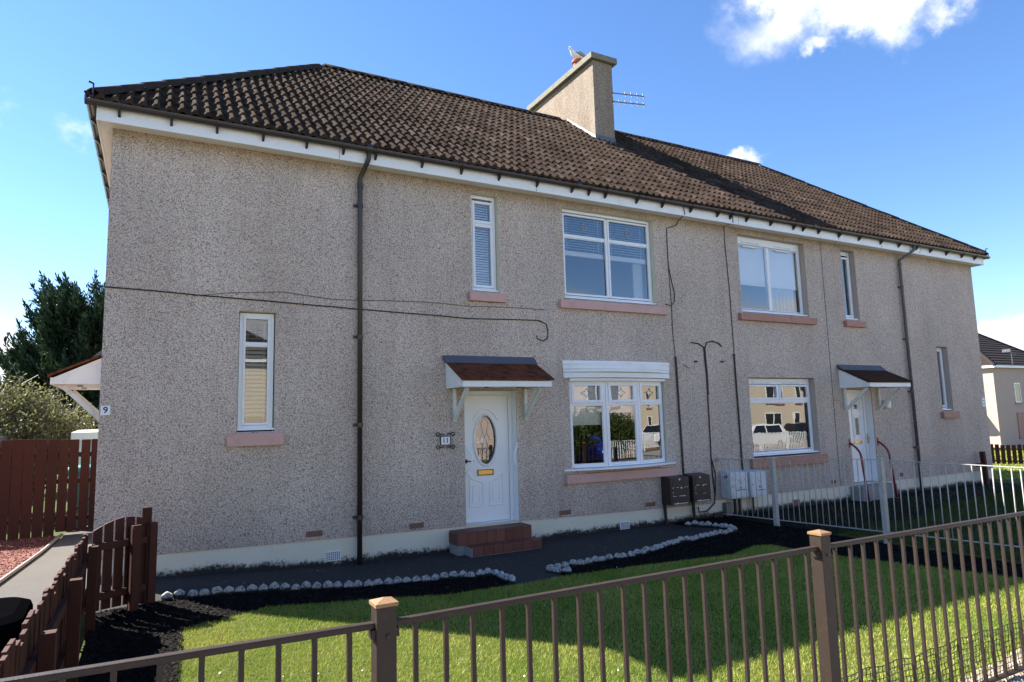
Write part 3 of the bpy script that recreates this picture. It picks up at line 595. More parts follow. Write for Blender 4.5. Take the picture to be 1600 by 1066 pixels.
def build_bay():
    # shallow three facet bow window with a white curved head board and ledge
    d = .13; P = [(-3.11, .06), (-2.42, -.06), (-1.72, -.06), (-1.05, .06)]
    w = None
    for i in range(3):
        (xa, ya), (xb, yb) = P[i], P[i+1]; Lx = math.hypot(xb-xa, yb-ya); m = Matrix.Translation((xa, ya, 0)) @ Matrix.Rotation(math.atan2(yb-ya, xb-xa), 4, 'Z')
        f = MB().ring(.004, Lx-.004, 1.09, 2.56, .058, 0, .07); f.box(.062, Lx-.062, .002, .068, 2.13, 2.185)
        o = f.xf(m).build('window' if i == 0 else 'frame', MT['upvc'], HOUSE if i == 0 else w, .004)
        if i == 0: w = o
        MB().ring(.056, Lx-.056, 2.175, 2.515, .05, -.016, .05).xf(m).build('sash', MT['upvc'], w, .004)
        MB().ring(.06, Lx-.06, 1.145, 2.135, .014, .012, .05).xf(m).build('glazing_bead', MT['upvc'], w, .003)
        for a, b in ((1.155, 2.125), (2.22, 2.47)):
            p = MB(); x0, x1 = (.07, Lx-.07) if a < 2 else (.1, Lx-.1); p.add([(x0, .022, a), (x1, .022, a), (x1, .022, b), (x0, .022, b)], [(0, 1, 2, 3)]); p.xf(m)
            me = bpy.data.meshes.new('pane'); me.from_pydata(p.v, [], p.f); me.materials.append(MT['glass']); link('pane', me, w)
        s = MB(); cx, cz = Lx/2, 2.345
        s.tube([(cx-.11, .018, cz), (cx-.03, .018, cz+.03), (cx, .018, cz+.085), (cx+.03, .018, cz+.03), (cx+.11, .018, cz), (cx+.03, .018, cz-.03), (cx, .018, cz-.085), (cx-.03, .018, cz-.03), (cx-.11, .018, cz)], .006, 5)
        s.xf(m).build('lead_motif', MT['lead_came'], w)
        zb = (1.80, 2.0, None)[i]
        if zb: MB().box(.05, Lx-.05, .11, .115, zb, 2.55).xf(m).build('roller_blind', MT['blind_white'], w)
    def bow(name, off, z0, z1, m, ex=.12, n=15):
        top = []
        for k in range(n):
            t = k/(n-1); x = -3.11-ex + (2.06+2*ex)*t; y = -off*(1-(2*t-1)**2) - .02; top.append((x, y))
        poly = top + [(-1.05+ex, .06), (-3.11-ex, .06)]
        return MB().prism(poly, 2, z0, z1).build(name, m, w, .004)
    bow('head_board', .19, 2.60, 2.69, MT["fascia_white"], .125); bow('head_board', .24, 2.695, 2.745, MT["fascia_white"], .13)
    bow('head_board', .19, 2.75, 2.83, MT["fascia_white"], .135); bow('head_board', .10, 2.835, 2.895, MT['fascia_white'], .14)
    bow('head_infill', .13, 2.545, 2.595, MT['fascia_white'], .01)
    bow('window_ledge', .22, 1.055, 1.085, MT['upvc'], .17)
    MB().box(-3.27, -.90, -.075, .05, .85, 1.0).build('window_sill', MT['sill_pink'], HOUSE, .006)
build_bay()

def canopy(x0, x1, zt, zb, out, x_shift=0, m=Matrix(), lab=None, roofm='shingle'):
    """sloped shingled door canopy: flashing, roof sheet, side boards, front fascia, soffit and two brackets"""
    c = MB(); t = .03; zf = zb+.11
    c.add([(x0-.03, -.02, zt-.06), (x1+.03, -.02, zt-.06), (x1+.03, -out-.05, zf+.01), (x0-.03, -out-.05, zf+.01), (x0-.03, -.02, zt-.06-t), (x1+.03, -.02, zt-.06-t), (x1+.03, -out-.05, zf+.01-t), (x0-.03, -out-.05, zf+.01-t)],
          [(0, 1, 2, 3), (7, 6, 5, 4), (0, 3, 7, 4), (1, 5, 6, 2), (2, 6, 7, 3), (0, 4, 5, 1)])
    o = c.xf(m).build('canopy', MT[roofm], HOUSE)
    if lab: o['label'] = lab
    MB().add([(x0-.05, -.004, zt), (x1+.05, -.004, zt), (x1+.05, -.03, zt), (x0-.05, -.03, zt), (x0-.05, -.16, zt-.125), (x1+.05, -.16, zt-.125), (x1+.05, -.004, zt-.06), (x0-.05, -.004, zt-.06)],
             [(0, 1, 2, 3), (3, 2, 5, 4), (4, 5, 6, 7), (0, 3, 4, 7), (1, 6, 5, 2), (0, 7, 6, 1)]).xf(m).build('flashing', MT['lead_flashing'], o)
    for xs in (x0, x1-.025):
        MB().prism([(-.004, zb), (-.004, zt-.10), (-out+.005, zf-.03), (-out+.005, zb)], 0, xs, xs+.025).xf(m).build('side_board', MT['fascia_white'], o)
    MB().box(x0, x1, -out-.02, -out+.004, zb-.004, zf-.025).xf(m).build('fascia_board', MT['fascia_white'], o, .003)
    MB().box(x0+.026, x1-.026, -out+.005, -.005, zb+.01, zb+.022).xf(m).build('soffit_panel', MT['fascia_white'], o)
    for k in (.35, .72):
        xc = x0+(x1-x0)*k; MB().lathe([(.035, -.006), (.035, .004), (.025, .006)], 12, (xc, -out*.55, zb+.004)).xf(m).build('downlight', MT['black_iron'], o)
    for xc in (x0+.10, x1-.16):
        b = MB(); b.box(xc, xc+.05, -.06, -.004, zb-.50, zb-.002); b.bar((xc+.025, -.045, zb-.46), (xc+.025, -out*.82, zb-.02), .05, .06, (0, 0, 1))
        b.xf(m).build('bracket', MT['timber_white'], o, .004)
    return o
canopy(-5.36, -3.86, 2.93, 2.42, .62, lab='red shingled canopy over the white oval glazed door')
canopy(3.95, 5.40, 2.94, 2.42, .68, lab='dark mossy shingled canopy over the door with red handrails', roofm='shingle_mossy')
canopy(.85, 2.3, 3.0, 2.53, .58, m=Matrix.Translation((-XW, 0, 0)) @ Matrix(((0, 1, 0, 0), (1, 0, 0, 0), (0, 0, 1, 0), (0, 0, 0, 1))), lab='side door canopy on the left gable wall')

def ring_path(cx, cz, a, b, y, n=40, t0=0, t1=2*math.pi):
    return [(cx+a*math.cos(t0+(t1-t0)*k/n), y, cz+b*math.sin(t0+(t1-t0)*k/n)) for k in range(n+1)]
def build_door_left():
    y = .19
    fr = MB(); fr.box(-5.055, -5.0, y-.03, y+.06, .32, 2.395); fr.box(-4.205, -4.145, y-.03, y+.06, .32, 2.395); fr.box(-5.0, -4.205, y-.03, y+.06, 2.33, 2.395); fr.box(-5.0, -4.205, y-.05, y+.06, .315, .355)
    D = fr.build('door', MT['upvc'], HOUSE, .004, label='white front door with an oval leaded glass panel')
    leaf = MB(); n = 48; cx, cz, a, b = -4.615, 1.62, .19, .385; X0, X1, Z0, Z1 = -4.995, -4.21, .36, 2.325
    oval = [(cx+a*math.cos(2*math.pi*k/n), cz+b*math.sin(2*math.pi*k/n)) for k in range(n)]
    rect = []
    for k in range(n):
        c_, s_ = math.cos(2*math.pi*k/n), math.sin(2*math.pi*k/n); t = min(((X1-cx) if c_ > 0 else (X0-cx))/c_ if abs(c_) > 1e-6 else 9e9, ((Z1-cz) if s_ > 0 else (Z0-cz))/s_ if abs(s_) > 1e-6 else 9e9); rect.append((cx+c_*t, cz+s_*t))
    for cn in ((X0, Z0), (X1, Z0), (X0, Z1), (X1, Z1)):
        i = min(range(n), key=lambda k: (rect[k][0]-cn[0])**2+(rect[k][1]-cn[1])**2); rect[i] = cn
    vs = [(p[0], y, p[1]) for p in oval] + [(p[0], y, p[1]) for p in rect] + [(p[0], y+.045, p[1]) for p in oval]
    leaf.add(vs, [(k, (k+1) % n, n+(k+1) % n, n+k) for k in range(n)] + [(k, 2*n+k, 2*n+(k+1) % n, (k+1) % n) for k in range(n)])
    leaf.build('door_leaf', MT['upvc'], D)
    mb = MB(); mb.add([(p[0], y+.03, p[1]) for p in oval], [tuple(range(n))])
    me = bpy.data.meshes.new('pane'); me.from_pydata(mb.v, [], mb.f); me.materials.append(MT['glass']); link('pane', me, D)
    MB().tube(ring_path(cx, cz, a+.012, b+.012, y-.006, 48), .022, 8, False).build('oval_moulding', MT['upvc'], D, smooth=True)
    ar = MB(); ar.tube(ring_path(cx, cz+.03, a+.085, b+.065, y-.002, 24, R(38), R(142)), .014, 6); ar.build('arch_moulding', MT['upvc'], D, smooth=True)
    lead = MB(); yy = y+.026
    for s in (-1, 1):
        lead.tube([(cx, yy, cz+.37), (cx+s*.07, yy, cz+.25), (cx+s*.03, yy, cz+.12), (cx+s*.09, yy, cz), (cx+s*.17, yy, cz-.01)], .004, 5)
        lead.tube([(cx+s*.09, yy, cz), (cx+s*.04, yy, cz-.1), (cx+s*.09, yy, cz-.2), (cx, yy, cz-.33)], .004, 5)
        lead.tube([(cx+s*.03, yy, cz+.12), (cx, yy, cz+.03), (cx-s*.05, yy, cz-.1), (cx, yy, cz-.22)], .004, 5)
    lead.build('leaded_pattern', MT['lead_came'], D)
    MB().box(cx-.09, cx+.09, y+.16, y+.17, cz-.05, cz+.02).build('hall_detail', MT['blind_white'], D)
    lb = MB().box(-4.765, -4.50, y-.016, y-.001, 1.075, 1.155).build('letterbox', MT['brass'], D, .004); MB().ring(-4.77, -4.495, 1.07, 1.16, .012, y-.02, y-.002).build('letterbox_frame', MT['black_iron'], D)
    for xa, xb in ((-4.91, -4.68), (-4.56, -4.33)):
        s = 1 if xa < -4.7 else -1; xo, xi = (xa, xb) if s > 0 else (xb, xa)
        pts = [(xo, y-.003, .60), (xo, y-.003, 1.08), (xo+s*.05, y-.003, 1.02), (xi-s*.05, y-.003, .975), (xi, y-.003, .955), (xi, y-.003, .60), (xo, y-.003, .60)]
        MB().tube(pts, .013, 6).build('panel_moulding', MT['upvc'], D)
        MB().tube([(xa+.055, y-.003, .66), (xa+.055, y-.003, .92), (xb-.055, y-.003, .90), (xb-.055, y-.003, .66), (xa+.055, y-.003, .66)], .009, 6).build('panel_moulding', MT['upvc'], D)
    h = MB(); h.box(-4.975, -4.945, y-.012, y-.001, 1.27, 1.33); h.bar((-4.96, y-.05, 1.30), (-4.85, y-.05, 1.30), .016, .016); h.bar((-4.96, y-.05, 1.31), (-4.96, y-.01, 1.31), .016, .016); h.build('door_handle', MT['black_iron'], D)
    for xs, s in ((-5.035, 1), (-4.17, -1)):
        MB().tube([(xs-.02*s, -.01, 1.56), (xs, -.03, 1.50), (xs+.065*s, -.06, 1.41), (xs+.065*s, -.06, 1.27), (xs, -.03, 1.18), (xs-.02*s, -.01, 1.12)], .014, 8).build('grab_handle', MT['upvc'], D, smooth=True)
    MB().box(-4.143-.003, -4.143, .02, y-.03, .33, 2.39).build('jamb_lining', MT['upvc'], D)
build_door_left()
def build_door_right():
    y = .2; fr = MB(); fr.box(4.185, 4.25, y-.03, y+.06, .34, 2.395); fr.box(4.985, 5.055, y-.03, y+.06, .34, 2.395); fr.box(4.25, 4.985, y-.03, y+.06, 2.33, 2.395)
    D = fr.build('door', MT['upvc'], HOUSE, .004, label='white panelled door with two small glazed slots')
    MB().box(4.252, 4.983, y, y+.045, .345, 2.328).build('door_leaf', MT['upvc'], D, .003)
    for x0, x1, z0, z1 in ((4.62, 4.84, 1.90, 2.12), (4.62, 4.84, 1.32, 1.82)):
        MB().ring(x0-.04, x1+.04, z0-.04, z1+.04, .03, y-.016, y+.002).build('panel_moulding', MT['upvc'], D, .004); MB().ring(x0+.02, x1-.02, z0+.02, z1-.02, .02, y-.01, y+.001).build('panel_moulding', MT['upvc'], D)
        MB().box(x0+.06, x1-.06, y-.004, y-.001, z0+.06, z1-.06).build('pane', MT['car_dark'], D)
    for z0, z1 in ((.5, .8), (.88, 1.12)): MB().ring(4.36, 4.88, z0, z1, .025, y-.012, y+.001).build('panel_moulding', MT['upvc'], D, .004)
    MB().box(4.58, 4.86, y-.016, y-.001, 1.19, 1.25).build('letterbox', MT['brass'], D, .003)
    h = MB(); h.box(5.005, 5.03, y-.042, y-.031, 1.18, 1.40); h.bar((5.018, y-.07, 1.30), (4.93, y-.07, 1.30), .016, .018); h.bar((5.018, y-.07, 1.30), (5.018, y-.035, 1.30), .014, .014); h.build('door_handle', MT['brass'], D)
    MB().box(5.057-.003, 5.057, .02, y-.03, .34, 2.39).build('jamb_lining', MT['upvc'], D)
    lm = MB(); lm.lathe([(.05, 0), (.07, .02), (.075, .16), (.05, .19)], 12, (5.47, -.09, 1.96)); l = lm.build('wall_lamp', MT['plaque_white'], HOUSE); MB().box(5.44, 5.50, -.04, -.004, 1.99, 2.1).build('lamp_bracket', MT['plaque_white'], l)
build_door_right()

# ------------------------------------------------------------------ roof
EY, EZ, RY, RZ = -.30, 5.93, 4.0, 9.40; EX = 10.06; RX = 6.37; SL = (RZ-EZ)/(RY-EY); SLEN = math.hypot(RZ-EZ, RY-EY)
BY = 2*RY-EY
def build_roof():
    o = .035
    V = [(-EX+.05, EY+.06, EZ-o), (EX-.05, EY+.06, EZ-o), (RX, RY, RZ-o*1.5), (-RX, RY, RZ-o*1.5), (-EX+.05, BY-.06, EZ-o), (EX-.05, BY-.06, EZ-o)]
    roof = link('roof', bpy.data.meshes.new('roof'), HOUSE); roof.data.from_pydata(V, [], [(0, 1, 2, 3), (1, 5, 2), (5, 4, 3, 2), (4, 0, 3)]); roof.data.materials.append(MT['ridge'])
    # one interlocking concrete tile with two rolls: local x across, y up the slope, z out
    W, G = .2955, SLEN/16.5; Lt = G+.07
    prof = []
    for roll in range(2):
        x0 = roll*W/2
        for f, h in ((0, .0), (.12, .0), (.30, .0), (.44, .020), (.58, .046), (.76, .054), (.92, .036)): prof.append((x0+f*W/2, h))
    prof.append((W, .004)); n = len(prof)
    vs = [(x, Lt, h-.012) for x, h in prof] + [(x, 0, h+.024) for x, h in prof] + [(x, 0, h*.55-.012) for x, h in prof]
    fs = [(i, i+n, i+1+n, i+1) for i in range(n-1)] + [(i+n, i+2*n, i+1+2*n, i+1+n) for i in range(n-1)]
    me = bpy.data.meshes.new('roof_tile'); me.from_pydata(vs, [], [f for f in fs]); me.materials.append(MT['tile'])
    bm = bmesh.new(); bm.from_mesh(me)
    for f in bm.faces: f.smooth = True
    for e in bm.edges:
        if len(e.link_faces) == 2 and e.link_faces[0].normal.angle(e.link_faces[1].normal) > .7: e.smooth = False
    bm.to_mesh(me); bm.free()
    tv = np.array(vs); tf = fs
    ang = math.atan(SL)
    def hipx(y): return EX + (RX-EX)*(y-EY)/(RY-EY)
    cand = []; sv, sf = [], []
    def put(mat, clip=None):
        pass
    def stuff_add(P, faces):
        b = len(sv); sv.extend(P); sf.extend([tuple(i+b for i in f) for f in faces])
    for r in range(17):
        s0 = r*G - .04; y0 = EY + s0*math.cos(ang); z0 = EZ + s0*math.sin(ang)
        wmax = hipx(y0)+.05; k0 = -int(wmax/W)-2
        for k in range(k0, -k0+1):
            xa = k*W; xb = xa+W; jit = random.uniform(-.004, .004), random.uniform(-.008, .008), random.uniform(-.004, .008)
            if xb < -wmax or xa > wmax: continue
            if abs(xa+W/2) < .42 and 2.85 < y0+.1 < 5.2 and False: continue
            ytop = y0 + Lt*math.cos(ang); full = (xa > -hipx(min(ytop, RY)) - .0) and (xb < hipx(min(ytop, RY)))
            m = Matrix.Translation((xa+jit[0], y0, z0+jit[2])) @ Matrix.Rotation(ang+jit[1], 4, 'X')
            if s0+Lt > SLEN-.0: full = False
            d = Vector((xa+W/2, y0+.15, z0+.1))-CAM; nrm = Vector((0, -math.sin(ang), math.cos(ang)))
            vis = -(d.normalized().dot(nrm))/d.length_squared
            cand.append((full, vis, m))
    fulls = sorted([c for c in cand if c[0]], key=lambda c: -c[1]); top = fulls[:300]; rest = fulls[300:] + [c for c in cand if not c[0]]
    for _, _, m in top:
        t = link('roof_tile', me, roof); t.matrix_local = m
    b = bmesh.new()
    for full, _, m in rest:
        vv = [b.verts.new(m @ Vector(v)) for v in vs]
        for f in tf:
            q = b.faces.new([vv[i] for i in f]); q.smooth = True
    # clip the tiles at the hips and the ridge
    for sx in (-1, 1):
        hipdir = Vector((sx*(RX-EX), RY-EY, RZ-EZ)); no = hipdir.cross(Vector((0, 0, 1)))*sx
        if no.x*sx < 0: no = -no
        bmesh.ops.bisect_plane(b, geom=b.verts[:]+b.edges[:]+b.faces[:], plane_co=(sx*EX, EY, EZ), plane_no=no, clear_outer=True)
    bmesh.ops.bisect_plane(b, geom=b.verts[:]+b.edges[:]+b.faces[:], plane_co=(0, RY, RZ), plane_no=(0, 1, 0), clear_outer=True)
    b.normal_update()
    for e in b.edges:
        if len(e.link_faces) == 2 and e.link_faces[0].normal.angle(e.link_faces[1].normal, 0) > .7: e.smooth = False
    m2 = bpy.data.meshes.new('roof_tiles_rest'); b.to_mesh(m2); b.free(); m2.materials.append(MT['tile'])
    t = link('roof_tile_mass', m2, roof); t['kind'] = 'stuff'
    # hip ends and rear slope: courses as stepped strips
    mb = MB()
    for r in range(16):
        t0, t1 = r/16.5, (r+1)/16.5
        for sx in (-1, 1):
            def P(t, lift):
                x = sx*(EX+(RX-EX)*t); ya = EY+(RY-EY)*t; yb = BY+(RY-BY)*t; z = EZ+(RZ-EZ)*t+lift; return (x, ya, z), (x, yb, z)
            a, b_ = P(t0, .05); c, d = P(t1, .01); e, f = P(t0, .0); mb.add([a, b_, d, c, e, f], [(0, 1, 2, 3), (4, 5, 1, 0)])
        xa, xb = hipx(EY+(RY-EY)*t0), hipx(EY+(RY-EY)*t1); ya = BY+(RY-BY)*t0; yb = BY+(RY-BY)*t1
        mb.add([(-xa, ya, EZ+(RZ-EZ)*t0+.05), (xa, ya, EZ+(RZ-EZ)*t0+.05), (xb, yb, EZ+(RZ-EZ)*t1+.01), (-xb, yb, EZ+(RZ-EZ)*t1+.01)], [(0, 1, 2, 3)])
    t = mb.build('rear_tile_mass', MT['tile'], roof); t['kind'] = 'stuff'
    # ridge and hip tiles
    def capmesh(L, r):
        q = MB(); nn = 7; vs = []
        for k in range(nn):
            a = math.pi*(.06+.88*k/(nn-1)); vs += [(-.0, r*math.cos(a), r*math.sin(a)-.05), (L, r*.97*math.cos(a), r*.97*math.sin(a)-.05)]
        for k in range(nn): vs.append((0, (r-.02)*math.cos(math.pi*(.06+.88*k/(nn-1))), (r-.02)*math.sin(math.pi*(.06+.88*k/(nn-1)))-.05))
        fs = [(2*k, 2*k+1, 2*k+3, 2*k+2) for k in range(nn-1)] + [(2*k, 2*k+2, 2*nn+k+1, 2*nn+k) for k in range(nn-1)]
        return q.add(vs, fs).mesh('ridge_tile', MT['ridge'], True)
    rm = capmesh(.455, .125)
    x = -RX
    while x < RX-.1:
        if not (-.42 < x+.22 < .40):
            t = link('ridge_tile', rm, roof); t.location = (x, RY, RZ+.015+random.uniform(-.004, .006)); t.rotation_euler = (random.uniform(-.02, .02), random.uniform(-.008, .008), random.uniform(-.008, .008))
        x += .45
    for sx in (-1, 1):
        for ye in (EY, BY):
            p0 = Vector((sx*EX, ye, EZ)); p1 = Vector((sx*RX, RY, RZ)); d = (p1-p0); L = d.length; d.normalize(); s = .05
            q = d.to_track_quat('X', 'Z')
            while s < L-.30:
                t = link('hip_tile', rm, roof); t.location = p0+d*s+Vector((0, 0, .025+random.uniform(-.004, .01))); t.rotation_mode = 'QUATERNION'; t.rotation_quaternion = q; s += .45
    for sx in (-1, 1):
        MB().tube([(sx*(EX-.03), EY-.01, EZ-.02), (sx*(EX-.03), EY-.01, EZ+.17), (sx*(EX+.02), EY-.03, EZ+.18)], .013, 6).build('hip_iron', MT['gutter_brown'], roof)
    return roof
ROOF = build_roof()

def build_chimney():
    x, y0, y1, z0, z1 = .285, 2.78, 5.7, 7.9, 10.46
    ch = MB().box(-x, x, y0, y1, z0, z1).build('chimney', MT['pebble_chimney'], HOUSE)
    MB().box(-x-.10, x+.10, y0-.10, y1+.10, z1+.002, z1+.15).build('chimney_cap', MT['cap_stone'], ch, .012)
    MB().box(-x+.02, x-.02, y0+.05, y1-.05, z1+.15, z1+.20).build('flaunching', MT['cap_stone'], ch, .02)
    fl = MB(); zf = EZ+SL*(y0-EY); fl.box(-x-.012, x+.012, y0-.014, y0-.002, zf-.05, zf+.17); fl.add([(-x-.03, y0-.012, zf+.05), (x+.03, y0-.012, zf+.05), (x+.03, y0-.17, zf-.07), (-x-.03, y0-.17, zf-.07)], [(0, 1, 2, 3)])
    fl.build('flashing', MT['lead_flashing'], ch)
    for s in (-1, 1):
        f = MB(); k0, k1 = y0, RY-.05
        f.add([(s*(x+.006), k0, EZ+SL*(k0-EY)+.02), (s*(x+.006), k1, EZ+SL*(k1-EY)+.02), (s*(x+.006), k1, EZ+SL*(k1-EY)+.12), (s*(x+.006), k0, EZ+SL*(k0-EY)+.15),
               (s*(x+.07), k0, EZ+SL*(k0-EY)+.035), (s*(x+.07), k1, EZ+SL*(k1-EY)+.035)], [(0, 1, 2, 3), (0, 1, 5, 4)])
        f.build('mortar_fillet', MT['joint_strip'], ch)
    for yy in (3.05, 3.80):
        h = .12 if yy < 3.2 else .42
        p = MB().lathe([(.13, 0), (.12, h*.55), (.115, h*.75), (.15, h*.8), (.15, h*.92), (.12, h), (.09, h), (.09, h-.04)], 16, (0, yy, z1+.18)); p.build('chimney_pot', MT['pot_red' if h > .2 else 'cap_stone'], ch, smooth=False)
build_chimney()
def build_gull():
    G = thing('gull', 'white gull with grey wings perched on the red chimney pot', 'bird', (0, 3.83, 11.07), R(180))
    # local: facing +x after rotation it faces -x
    pts = [(-.26, 0, .12), (-.14, 0, .125), (0, 0, .13), (.10, 0, .16), (.15, 0, .22), (.175, 0, .27), (.20, 0, .29), (.235, 0, .285)]
    MB().tube(pts, [.012, .05, .085, .075, .045, .042, .045, .02], 12).build('body', MT['gull_white'], G, smooth=True)
    for s in (-1, 1):
        MB().tube([(.07, s*.06, .17), (-.05, s*.085, .16), (-.2, s*.06, .14), (-.34, s*.02, .13)], [.03, .05, .035, .006], 8).build('wing', MT['gull_grey'], G, smooth=True)
        MB().tube([(.0, s*.03, .06), (.01, s*.03, .0), (.04, s*.03, .0)], .007, 5).build('leg', MT['gull_yellow'], G)
    MB().tube([(.235, 0, .285), (.30, 0, .272)], [.014, .004], 6).build('beak', MT['gull_yellow'], G)
build_gull()
def build_aerial():
    A = thing('tv_aerial', 'twin boom television aerial fixed to the right side of the chimney', 'aerial', (.30, 4.0, 10.3))
    MB().tube([(-.02, 0, -.5), (.06, 0, -.5), (.10, 0, -.40), (.10, 0, .32)], .016, 8).build('mast', MT['steel'], A)
    for z, e in ((.12, .12), (-.12, .12)):
        b = MB(); b.tube([(.06, 0, z), (2.02, 0, z+.26)], .015, 6); bm_ = b.build('boom', MT['steel'], A)
        b = MB(); b.box(.34, .46, -.05, .05, z+.02, z+.12); b.build('dipole_box', MT['trim_black'], A)
        for k in range(9):
            x = .32 + k*.21
            if z > 0 and k in (4,): continue
            zz = z+.26*(x-.06)/1.96; MB().tube([(x, -.03, zz-.085), (x, .03, zz+.085)], .013, 5).build('element', MT['steel'], A)
        MB().tube([(.06, 0, z), (.12, 0, z-.2)], .01, 5).build('stay', MT['steel'], A)
build_aerial()

def build_eaves():
    fz0, fz1 = 5.675, 5.90; fy = -.25; fx = XW+.16
    f = MB(); f.box(-fx, fx, fy, fy+.02, fz0, fz1); f.build('fascia', MT['fascia_white'], HOUSE, .002)
    for s in (-1, 1): MB().box(s*fx, s*(fx-.02), fy+.021, YB+.25, fz0, fz1).build('fascia', MT['fascia_white'], HOUSE)
    MB().box(-fx+.021, fx-.021, fy+.021, -.002, fz0+.03, fz0+.04).build('soffit', MT['fascia_white'], HOUSE)
    for s in (-1, 1): MB().box(s*(XW+.002), s*(fx-.021), -.001, YB+.25, fz0+.03, fz0+.04).build('soffit', MT['fascia_white'], HOUSE)
    for x in (-3.79, 5.55, .9, -7.05): MB().box(x-.002, x+.002, fy-.003, fy, fz0+.004, fz1-.05).build('fascia_joint', MT['trim_black'], HOUSE)
    # half round gutter with brackets and unions
    def gut(path_axis, a0, a1, c1, name='gutter'):
        mb = MB(); n = 9; r = .058; r2 = .053; z = 5.885
        prof = [(r*math.cos(math.pi+math.pi*k/(n-1)), r*math.sin(math.pi+math.pi*k/(n-1))) for k in range(n)] + [(r2*math.cos(2*math.pi-math.pi*k/(n-1)), r2*math.sin(2*math.pi-math.pi*k/(n-1))) for k in range(n)]
        if path_axis == 0: mb.prism([(c1+p[0], z+p[1]) for p in prof], 0, a0, a1)
        else: mb.prism([(c1+p[0], z+p[1]) for p in prof], 1, a0, a1)
        return mb.build(name, MT['gutter_brown'], HOUSE)
    gy = fy-.06; gx = fx+.06
    g = gut(0, -gx-.055, gx+.055, gy); gl = gut(1, gy+.0, YB+.3, -gx); gr = gut(1, gy, YB+.3, gx)
    MB().tube([(-gx-.06, gy, 5.885), (-gx-.057, gy, 5.885)], .06, 12).build('gutter_end', MT['gutter_brown'], g)
    xs = [-9.75, -9.18, -8.65, -8.08, -7.51, -7.0, -6.53, -5.81, -5.16, -4.5, -3.79, -3.1, -2.75, -2.4, -1.7, -1.1, -.4, .3, .65, 1.1, 1.8, 2.5, 2.8, 3.3, 4.0, 4.7, 5.5, 6.2, 6.9, 7.5, 8.2, 8.9, 9.5]
    br = MB(); r = .071
    for k in range(9):
        a = math.pi+math.pi*k/8; br.add([(-.013, r*math.cos(a), r*math.sin(a)), (.013, r*math.cos(a), r*math.sin(a))], [])
    br.f = [(2*k, 2*k+1, 2*k+3, 2*k+2) for k in range(8)]; br.prism([(.058, -.005), (.058, -.135), (.02, -.115), (-.03, -.068), (-.03, -.05)], 0, -.015, .015)
    bme = br.mesh('gutter_bracket', MT['gutter_brown'])
    for x in xs: link('gutter_bracket', bme, g, (x, gy, 5.885))
    for k in range(13):
        o = link('gutter_bracket', bme, gl, (-gx, gy+.45+.64*k, 5.885)); o.rotation_euler = (0, 0, R(-90))
        o = link('gutter_bracket', bme, gr, (gx, gy+.45+.64*k, 5.885)); o.rotation_euler = (0, 0, R(90))
    for x in (-6.64, -3.0, 3.1):
        MB().tube([(x-.05, gy, 5.885), (x+.05, gy, 5.885)], .0655, 14).build('gutter_union', MT['gutter_brown'], g)
    def pipe(x, xo, m, zb, brz):
        p = MB().tube([(xo, gy, 5.86), (xo, gy, 5.74), (xo+(x-xo)*.3, gy+.06, 5.67), (x, -.07, 5.52), (x, -.065, 5.42), (x, -.065, zb)], .036, 12).build('downpipe', MT[m], HOUSE, smooth=True)
        for z in brz:
            c = MB(); c.lathe([(.044, -.03), (.044, .03)], 12, (x, -.065, z)); c.box(x-.085, x+.06, -.03, -.004, z-.02, z+.02); c.build('pipe_bracket', MT[m], p)
        MB().lathe([(.044, 0), (.044, .08)], 12, (x, -.065, 5.36)).build('pipe_socket', MT[m], p)
    pipe(-6.70, -6.64, 'pipe_brown', .0, (5.1, 3.16, 1.91, .64)); pipe(6.52, 6.74, 'pipe_grey', .03, (4.86, 3.59, 2.34, 1.03))
build_eaves()

def wall_cable(pts, r, m='cable_black', name='cable'):
    P = [Vector((x, -r-.002 if len(p) == 2 else p[2], z)) for p in pts for x, z in [p[:2]]]
    # subdivide with a slight wander so that it does not look ruled
    out = []
    for i in range(len(P)-1):
        L = (P[i+1]-P[i]).length; n = max(1, int(L/.25))
        for k in range(n):
            q = P[i].lerp(P[i+1], k/n); q.z += .006*mnoise.noise(q*2.1); q.x += .006*mnoise.noise(q*2.7+Vector((5, 0, 0))); out.append(q)
    out.append(P[-1]); MB().tube(out, r, 6).build(name, MT[m], HOUSE)

